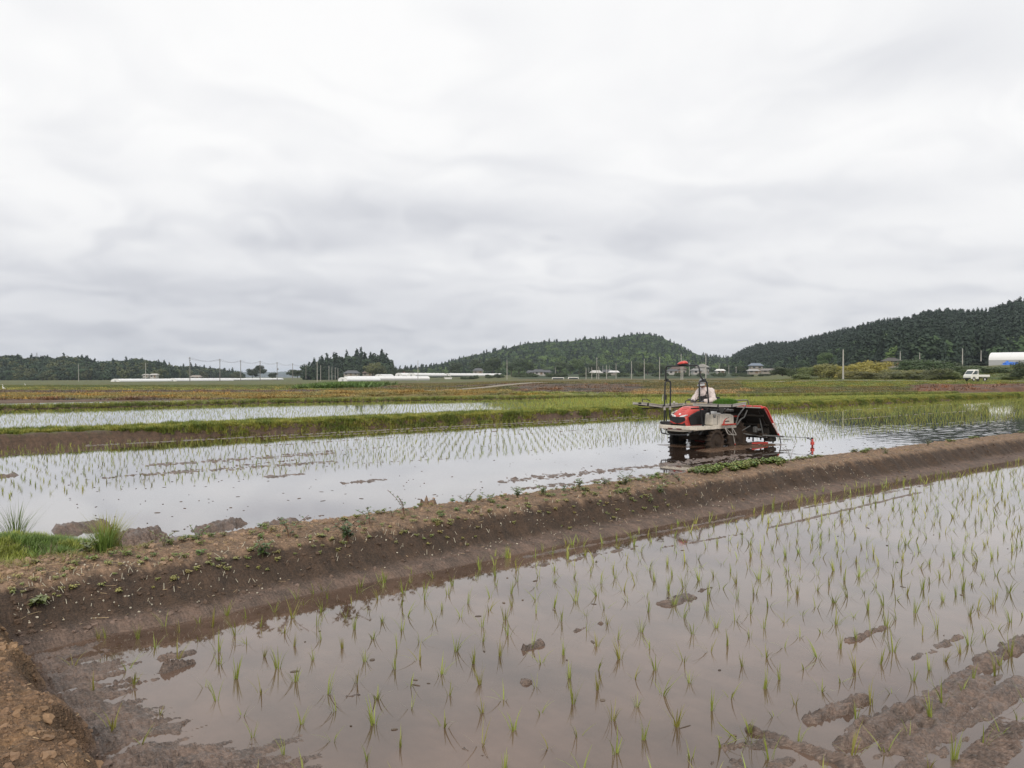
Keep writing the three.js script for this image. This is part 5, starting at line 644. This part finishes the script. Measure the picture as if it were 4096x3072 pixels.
for (let k = 0; k + 1 < ln.length; k++) { const a = ln[k], b = ln[k + 1], w = []; for (const o of [-.9, .9]) { const pts = []; for (let t = 0; t <= 8; t++) { const q = t / 8; pts.push([mix(a.x, b.x, q) + o * .6, mix(a.y, b.y, q) - 1.1 * 4 * q * (1 - q), mix(a.z, b.z, q) + o * .7]); } w.push(pipe(pts, .035, .01, 4)); } single('overhead_wire', merge(w), std(.12, .12, .13, .6), ['wire span between the first and second line poles', 'wire span between the second and third line poles', 'wire span between the third and fourth line poles', 'wire span between the fourth and fifth line poles', 'wire span between the fifth and sixth line poles', 'wire span between the sixth and last line poles'][k], 'wire', 'wire spans of the left line'); }
[[1269, 1444, 1525, 300, 0, 'bare grey pole standing before the left end of the dark grove'], [1283, 1460, 1520, 400, 0, 'thin pole just right of the bare grey one'], [1316, 1465, 1518, 420, 1, 'crossarm pole in front of the grove'], [1328, 1466, 1516, 440, 0, 'short pole second in front of the grove'], [1341, 1470, 1515, 450, 1, 'short crossarm pole in front of the grove middle'], [1352, 1472, 1515, 460, 0, 'short pole near the greyroofed farmhouse'], [1672, 1442, 1522, 300, 0, 'bare pole rising in front of the long greenhouse'], [1802, 1483, 1508, 520, 0, 'thin white post on the terrace'], [2028, 1439, 1519, 300, 0, 'bare grey pole before the hill foot, left of the farmhouses'], [315, 1455, 1528, 400, 0, 'faint thin pole before the left wood'], [583, 1452, 1528, 380, 0, 'thin pole before the left greenhouses'],
  [2222, 1470, 1503, 420, 0, 'short thin pole by the farmhouse row'], [2344, 1472, 1517, 300, 0, 'leftmost pole of the central cluster'], [2355, 1470, 1508, 420, 0, 'far pole behind the leftmost of the cluster'], [2367, 1468, 1517, 300, 0, 'second near pole of the central cluster'], [2387, 1430, 1517, 310, 1, 'tallest pole of the central cluster, with a crossarm'], [2395, 1466, 1517, 300, 0, 'pole touching the tallest one of the cluster'], [2411, 1463, 1507, 420, 0, 'far pole right of the tallest one'], [2426, 1460, 1517, 310, 0, 'pole right of the cluster, before the sheds'], [2437, 1462, 1508, 430, 0, 'thin dark pole before the sheds'], [2464, 1453, 1515, 330, 0, 'pole right of the white sheds'], [2526, 1444, 1516, 300, 0, 'pole left of the flat spreading tree'], [2577, 1436, 1515, 280, 0, 'pole crossing the flat spreading tree'], [2638, 1428, 1515, 265, 0, 'pole left of the roof arch'], [2724, 1416, 1515, 250, 0, 'pole behind the red receiver of the machine'], [2731, 1447, 1515, 260, 0, 'thin stay post beside the pole behind the receiver'], [2757, 1450, 1500, 330, 1, 'lamp pole seen through the roof arch'], [2823, 1412, 1508, 240, 0, 'pole just right of the roof arch'], [2876, 1455, 1494, 420, 0, 'pole behind the white van shed'], [2915, 1461, 1493, 440, 0, 'thin pole between the trees beyond the machine'], [2944, 1466, 1494, 430, 1, 'short street light pole'], [3042, 1452, 1486, 430, 0, 'pole right of the blue roofed house'],
  [3372, 1398, 1519, 128, 0, 'tall lone concrete pole standing by the roadside thicket'], [3600, 1405, 1440, 260, 0, 'pole above the small roofed house'], [3678, 1410, 1440, 280, 0, 'short pole above the dark bushes'], [3849, 1394, 1462, 200, 0, 'bare pole left of the large greenhouse'], [3923, 1402, 1440, 240, 0, 'pole at the gable of the large greenhouse']].forEach(([c, a, b, d, n, label]) => pole(c, a, b, d, n, label, 'poles on the plain', concrete, d < 200 ? .15 : .15));
// lattice mast on the far left skyline
{ const g = thing('lattice_mast', 'thin lattice mast above the left wood', 'mast'), [x, z] = sight(148, 700); g.position.set(x, 0, z); part(g, 'mast_frame', merge([-1, 1].flatMap(a => [-1, 1].map(b => pipe([[a * 1.2, 0, b * 1.2], [a * .3, 24, b * .3]], .12, .1, 4)))), steelG); const br = []; for (let k = 0; k < 8; k++) { const w = 1.2 - k * .11; br.push(box(w * 2, .12, .12, 0, 3 * k + 1, w, .01), box(w * 2, .12, .12, 0, 3 * k + 1, -w, .01)); } part(g, 'mast_brace', merge(br), steelG); }

// ---------------------------------------------------------------- greenhouses and buildings
const film = new THREE.MeshPhysicalMaterial({ color: C(.86, .87, .87), roughness: .45, transmission: .12, thickness: 0, side: THREE.DoubleSide }), filmGrey = std(.4, .41, .42, .6, { side: THREE.DoubleSide }), hoop = std(.55, .56, .57, .5);
const greenhouse = (label, c0, d0, c1, d1, rowFoot, w, h, group, wall = .25) => {
  const A = sight(c0, d0), B = sight(c1, d1), L = Math.hypot(B[0] - A[0], B[1] - A[1]), g = thing('greenhouse', label, 'greenhouse', group), y = EYE + (1508 - rowFoot) * d0 / FOC; g.position.set(A[0], y - .15, A[1]); g.rotation.y = -Math.atan2(B[1] - A[1], B[0] - A[0]);
  const prof = t => { const a = Math.PI * t; return [Math.cos(a) * w / 2, h * wall + h * (1 - wall) * Math.pow(Math.sin(a), .8)]; };
  const cv = grid(18, Math.max(4, Math.round(L / 4)), (a, b) => { const p = prof(a); return [b * L, p[1] + .03 * n2(b * L * .8, a * 6), p[0]]; }); part(g, 'film_cover', cv, film);
  part(g, 'side_wall', box(L, h * wall + .1, .06, L / 2, h * wall / 2, w / 2, .01), filmGrey); part(g, 'side_wall', box(L, h * wall + .1, .06, L / 2, h * wall / 2, -w / 2, .01), filmGrey);
  for (const x of [0, L]) { const sh = [[-w / 2, 0]]; for (let k = 18; k >= 0; k--) sh.push(prof(k / 18)); sh.push([w / 2, 0]); const e = part(g, 'end_wall', extrude(sh, .05, 0).rotateY(Math.PI / 2).translate(x - .025, 0, 0), film); part(e, 'door', box(.06, h * .55, w * .2, x + (x ? .03 : -.03), h * .28, 0, .01), filmGrey); }
  const n = Math.min(24, Math.round(L / 5)), hp = []; for (let k = 0; k <= n; k++) { const pts = []; for (let q = 0; q <= 8; q++) { const p = prof(q / 8); pts.push([k / n * L, p[1] + .03, p[0]]); } hp.push(pipe(pts, .03, .02, 4)); } part(g, 'hoops', merge(hp), hoop); return g;
};
greenhouse('long low white greenhouse at the far left of the row', 462, 360, 690, 400, 1529, 5, 1.75, 'low white greenhouses on the left');
greenhouse('long low white greenhouse right of the first left one', 690, 395, 920, 440, 1526, 5, 1.8, 'low white greenhouses on the left'); greenhouse('thin distant greenhouse strip beyond the left line poles', 920, 470, 1122, 520, 1520, 5, 1.2, 'low white greenhouses on the left');
greenhouse('front white greenhouse with rolled side, centre left', 1371, 330, 1505, 350, 1524, 5, 1.7, 'central white greenhouses'); greenhouse('longest white greenhouse in the centre', 1384, 370, 1708, 395, 1520, 6, 2.0, 'central white greenhouses', .35); greenhouse('small white greenhouse behind the longest one', 1515, 430, 1560, 440, 1506, 5, 1.4, 'central white greenhouses'); greenhouse('white greenhouse half hidden by shrubs', 1595, 440, 1660, 450, 1506, 6, 2.2, 'central white greenhouses'); greenhouse('white tunnel greenhouse behind the bare pole', 1645, 440, 1770, 470, 1504, 6, 1.9, 'central white greenhouses'); greenhouse('long white tunnel greenhouse at the hill foot', 1790, 480, 2000, 520, 1503, 5, 1.7, 'central white greenhouses');
greenhouse('large white barrel roofed greenhouse at the right edge', 3968, 232, 4420, 214, 1466, 10, 4.3, undefined, .45);
{ const g = thing('blue_tarpaulin', 'crumpled bright blue tarpaulin in front of the large greenhouse', 'tarpaulin'), [x, z] = sight(4030, 205); g.position.set(x, EYE + (1508 - 1461) * 205 / FOC - .2, z); const lump = (s, w, h) => { const q = new THREE.SphereGeometry(1, 24, 12, 0, 6.2832, 0, 1.6), P = q.attributes.position; for (let k = 0; k < P.count; k++) { const a = P.getX(k), b = P.getY(k), c = P.getZ(k), f = 1 + .25 * n3(a * 2 + s, b * 2, c * 2) + .1 * n3(a * 6, b * 6, c * 6 + s); P.setXYZ(k, a * w * f, b * h * f, c * 1.3 * f); } q.computeVertexNormals(); return q; }; const m = std(.03, .16, .6, .45); part(g, 'sheet', lump(1, 2.2, 1.1), m); part(g, 'sheet_end', lump(5, 1.5, .8).translate(4.2, .3, .2), m); }
const roofTile = std(.1, .105, .115, .6), roofBlue = std(.16, .2, .26, .55), roofBrown = std(.12, .085, .07, .7), plaster = std(.3, .28, .25, .8), whiteWall = std(.46, .45, .43, .7), glassDark = std(.05, .06, .07, .15), wood = std(.2, .14, .09, .8);
const house = (label, col, row, d, w, dp, hw, hr, roofM, wallM, turn = 0, hip = .2, two = 0) => {
  const g = thing('house', label, 'house'), [x, z] = sight(col, d); w *= .82; dp *= .82; hw *= .8; hr *= .8; g.position.set(x, EYE + (1508 - row) * d / FOC, z); g.rotation.y = -HEAD + Math.PI / 2 + turn - Math.PI / 2 + .0;
  part(g, 'wall', box(w, hw + .6, dp, 0, hw / 2 - .3, 0, .02), wallM); const e = .6, a = w / 2 + e, b = dp / 2 + e, k = w / 2 * (1 - hip * 2) + .1;
  const gable = (y, aa, bb, kk, h) => { const V = [[-aa, y, bb], [aa, y, bb], [aa, y, -bb], [-aa, y, -bb], [-kk, y + h, 0], [kk, y + h, 0]], F = [[0, 1, 5, 4], [2, 3, 4, 5], [1, 2, 5], [3, 0, 4], [3, 2, 1, 0]], p = []; for (const f of F) for (let i = 1; i + 1 < f.length; i++) p.push(...V[f[0]], ...V[f[i]], ...V[f[i + 1]]); const q = new THREE.BufferGeometry(); q.setAttribute('position', new THREE.Float32BufferAttribute(p, 3)); q.setAttribute('uv', new THREE.Float32BufferAttribute(new Float32Array(p.length / 3 * 2), 2)); q.computeVertexNormals(); return q; };
  const rf = part(g, 'roof', merge([gable(hw + .02, a, b, k, hr), box(a * 2, .12, b * 2, 0, hw - .02, 0, .02)]), roofM); part(rf, 'ridge', box(k * 2, .25, .35, 0, hw + hr, 0, .04), roofM);
  const n = Math.max(2, Math.round(w / 3)); for (let q = 0; q < n; q++) { const xx = (q + .5) / n * w - w / 2; const wn = part(g, q === 1 ? 'door' : 'window', box(1.3, q === 1 ? 1.3 : .8, .08, xx, q === 1 ? .65 : .9, dp / 2 + .02, .01), q === 1 ? wood : glassDark); part(wn, 'frame', merge([box(1.42, .1, .12, xx, q === 1 ? 1.34 : 1.34, dp / 2 + .03, .01), box(1.42, .1, .12, xx, q === 1 ? .04 : .46, dp / 2 + .03, .01)]), wood); if (hw > 3.2) { const w2 = part(g, 'window', box(1.3, .8, .08, xx, 2.6, dp / 2 + .02, .01), glassDark); part(w2, 'frame', box(1.42, .1, .12, xx, 2.16, dp / 2 + .03, .01), wood); } } return g;
};
house('large dark roofed farmhouse at the hill foot', 1913, 1494, 540, 8, 6, 2.4, 2.2, roofTile, plaster, .1, .22); house('grey roofed farmhouse before the grove', 1408, 1502, 490, 11, 7, 1.8, 2.2, roofTile, plaster, .1, .2); house('brown roofed house beside the pale tree', 1475, 1502, 500, 8, 6, 2, 2.2, roofBrown, plaster, 0, .25); house('low red roofed house right of the conifer', 1620, 1503, 500, 9, 6, 1.6, 1.6, std(.24, .1, .07, .7), plaster, .2);
house('white farmhouse row with dark roof, left gable', 2125, 1499, 480, 5, 5, 1.8, 1.6, roofTile, whiteWall, .5, .05); house('dark roofed white farmhouse in the row middle', 2155, 1498, 470, 7, 5, 2.0, 1.9, roofTile, whiteWall, .2, .08); house('small pale house at the right of the farmhouse row', 2188, 1499, 480, 5, 4, 2.0, 1.6, roofTile, whiteWall, -.2, .1); house('pale roofed shed among the pole cluster', 2384, 1498, 470, 9, 5, 1.2, 1.9, std(.5, .5, .48, .6), plaster, .1, .2); house('dark roofed house right of the pole cluster', 2428, 1497, 470, 7, 5, 1.8, 1.7, roofTile, whiteWall, -.1, .1); house('white roofed shed right of the pole cluster', 2455, 1497, 460, 7, 4, 1.4, 1.2, std(.66, .66, .66, .5), plaster, .1, .1);
house('brown roofed two storey house seen through the roof arch', 2712, 1494, 460, 10, 7, 3.0, 2.4, roofBrown, plaster, .2, .12); house('long white wing beside the brown roofed house', 2690, 1495, 455, 7, 5, 2.2, 1, roofTile, whiteWall, .2, .1); house('white gabled house right of the roof arch', 2810, 1493, 430, 7, 7, 4.2, 2.2, std(.3, .29, .27, .7), whiteWall, 1.2, .02); house('low grey roofed annex of the white gabled house', 2786, 1494, 425, 6, 5, 2, 1.4, std(.25, .25, .25, .7), whiteWall, .3, .1); house('small white shed beyond the driver', 2880, 1492, 420, 5, 4, 1.6, .9, white, whiteWall, .1, .05);
house('blue grey roofed two storey farmhouse behind the machine', 3022, 1490, 400, 7, 6, 4.4, 1.6, roofBlue, plaster, .1, .15); house('low outbuilding under the blue grey roofed farmhouse', 3012, 1493, 380, 6, 4, 1.5, 1, std(.35, .35, .35, .7), plaster, .1, .1); house('long low grey barn right of the blue grey roofed farmhouse', 3075, 1491, 390, 9, 5, 1.4, 1.2, std(.22, .21, .2, .8), plaster, -.1, .1); house('small dark hip roofed house above the thicket', 3564, 1463, 230, 4.6, 3.6, 1.7, 1.2, std(.09, .085, .08, .8), plaster, .1, .25); house('white building on the left wood slope', 618, 1510, 500, 5, 4, 2, 1, whiteWall, whiteWall, .1, .05); house('pale flat house left of the white slope building', 585, 1507, 510, 4, 3, 1.3, .8, whiteWall, whiteWall, .1, .05); house('low house behind the left greenhouses', 785, 1515, 560, 8, 5, 1.6, 1.5, std(.3, .27, .24, .8), plaster, .1, .1);
// low concrete culvert walls, white tub and post on the terrace
[[2232, 1516, 300, 4.6, 'low white concrete culvert wall, left of two'], [2293, 1515, 300, 4.0, 'low white concrete culvert wall, right of two']].forEach(([c, row, d, w, label]) => { const g = thing('culvert_wall', label, 'wall', 'culvert walls'), [x, z] = sight(c, d); g.position.set(x, EYE + (1508 - row) * d / FOC, z); g.rotation.y = -.72; part(g, 'cap', box(w, .25, .5, 0, .5, 0, .04), white); part(g, 'opening', box(w * .92, .5, .4, 0, .15, 0, .03), glassDark); part(g, 'pier', box(.25, .5, .46, -w / 2 + .1, .15, 0, .03), white); part(g, 'pier', box(.25, .5, .46, w / 2 - .1, .15, 0, .03), white); });
{ const g = thing('field_hut', 'small white flat hut on the green terrace', 'hut'), [x, z] = sight(1793, 330); g.position.set(x, EYE + (1508 - 1515) * 330 / FOC, z); g.rotation.y = -.7; part(g, 'wall', box(3, .7, 1.6, 0, .2, 0, .04), white); part(g, 'roof', box(3.4, .14, 2, 0, .62, 0, .03), white); }

// ---------------------------------------------------------------- the white pickup and the egrets
{
  const g = thing('pickup_truck', 'small white flatbed pickup parked on the bank road at right', 'truck'), [x, z] = sight(3906, 113.5); const body = std(.78, .78, .74, .35), gl = std(.06, .08, .085, .12), blk = std(.02, .02, .02, .7), rim = std(.6, .6, .58, .4);
  g.position.set(x, farLand(x, z) + .07, z); g.rotation.y = -(Math.PI / 2 - HEAD) + .0; g.rotation.y = -.71 + .25; // nose to the left
  const side = [[-1.68, .36], [-1.7, .62], [-1.66, .86], [-1.5, .98], [-1.05, 1.56], [-.92, 1.66], [-.42, 1.68], [-.38, 1.6], [-.36, .36], [-.82, .36], [-.9, .56], [-1.06, .64], [-1.24, .64], [-1.4, .56], [-1.46, .36]];
  const cab = part(g, 'cab', extrude(side, 1.34, .03).translate(0, 0, -.67), body); for (const s of [-1, 1]) { const d = part(cab, 'door', extrude([[-1.36, .66], [-1.4, .98], [-.62, .98], [-.6, .5], [-.8, .5], [-.95, .68]], .012, .004).translate(0, 0, s > 0 ? .702 : -.714), body); part(d, 'handle', box(.1, .025, .02, -.7, .9, s * .725, .005), blk); part(cab, 'side_window', extrude([[-1.36, 1.02], [-1.02, 1.5], [-.66, 1.52], [-.66, 1.02]], .01, .003).translate(0, 0, s > 0 ? .702 : -.712), gl); part(cab, 'rear_quarter_window', extrude([[-.58, 1.1], [-.58, 1.5], [-.43, 1.5], [-.43, 1.1]], .01, .003).translate(0, 0, s > 0 ? .702 : -.712), gl); part(cab, 'headlight', box(.04, .13, .22, -1.715, .72, s * .5, .02), lampGlass); part(cab, 'mirror', box(.06, .16, .1, -1.42, 1.12, s * .8, .02), blk); }
  part(cab, 'windscreen', box(.012, .62, 1.16, 0, 0, 0, .004).rotateZ(-.66).translate(-1.325, 1.27, 0), gl); part(cab, 'rear_window', box(.02, .4, 1.1, -.335, 1.32, 0, .004), gl); part(cab, 'bumper', box(.08, .16, 1.36, -1.71, .42, 0, .03), blk);
  const bed = part(g, 'flatbed', box(1.98, .07, 1.38, .68, .66, 0, .01), body); for (const s of [-1, 1]) part(bed, 'drop_side', box(1.96, .27, .03, .68, .82, s * .69, .008), body); part(bed, 'tail_board', box(.03, .27, 1.36, 1.67, .82, 0, .008), body); part(bed, 'head_board', merge([box(.03, .4, 1.36, -.3, .9, 0, .008), pipe([[-.3, 1.1, -.66], [-.3, 1.66, -.62], [-.3, 1.66, .62], [-.3, 1.1, .66]], .02)]), body); part(g, 'chassis', box(3.0, .12, .7, .1, .5, 0, .02), blk); part(bed, 'tail_lamp', box(.03, .08, .26, 1.69, .62, .5, .01), paintRed);
  for (const wx of [-1.15, .82]) for (const s of [-1, 1]) { const w = new THREE.Group(); w.name = 'wheel'; w.position.set(wx, .265, s * .6); g.add(w); part(w, 'tyre', new THREE.TorusGeometry(.195, .072, 10, 26), blk); part(w, 'rim', merge([cyl(.16, .16, .1, 0, 0, 0, 'z', 20), cyl(.06, .06, .13, 0, 0, 0, 'z')]), rim); }
  part(g, 'mud_flap', box(.02, .3, .2, 1.2, .34, .6, .005), blk); part(g, 'wheel_guard', merge([box(.2, .02, .16, .5, .5, .62, .005), box(.2, .02, .16, 1.14, .5, .62, .005)]), body);
  const ld = thing('seedling_load', 'green seedlings heaped on the flatbed of the white pickup', 'seedlings'); ld.position.copy(g.position); ld.rotation.copy(g.rotation); part(ld, 'seedling_blades', leafCloud(1200, [[.2, .86, 0, .45, .3, .5], [.85, .86, 0, .5, .26, .5], [1.35, .84, 0, .3, .2, .5]], 1600, .07), crownMat(.13, .17, .04)); part(ld, 'tray_stack', box(1.7, .1, 1.2, .72, .75, 0, .01), std(.05, .05, .04, .9));
  const egret = (col, row, d, label, s) => { const e = thing('egret', label, 'bird', 'egrets'), [ex, ez] = sight(col, d); e.position.set(ex, EYE + (1508 - row) * d / FOC, ez); e.scale.setScalar(s); e.rotation.y = .6; const J = [[0, .4, 0, .1, .22, .34, 0, .05], [-.02, .42, 0, .08, -.12, .56, 0, .03], [-.12, .56, 0, .03, -.06, .68, 0, .026], [-.06, .68, 0, .026, -.12, .8, 0, .026], [-.12, .8, 0, .034, -.16, .8, 0, .026]]; part(e, 'body', meshField(.03, .56, 0, .34, 56, (a, b, c) => { let q = 9; for (const k of J) q = smin(q, boneDist(a, b, c, k), .03); return q; }), std(.82, .82, .8, .7)); part(e, 'beak', cyl(.012, .002, .12, -.24, .795, 0, 'x', 6).rotateY(0), std(.6, .45, .1, .5)); for (const s2 of [-1, 1]) part(e, 'leg', pipe([[.04, .34, s2 * .04], [.06, .17, s2 * .04], [.03, -.02, s2 * .04]], .009, .02, 5), blk); return e; };
  egret(14, 1566, 105, 'white egret standing on the field at the left edge', 1.15); egret(101, 1546, 150, 'smaller distant white egret at left', .8);
}

scene.traverse(o => { if (o.isMesh) { o.castShadow = true; o.receiveShadow = true; } });
renderer.render(scene, camera);
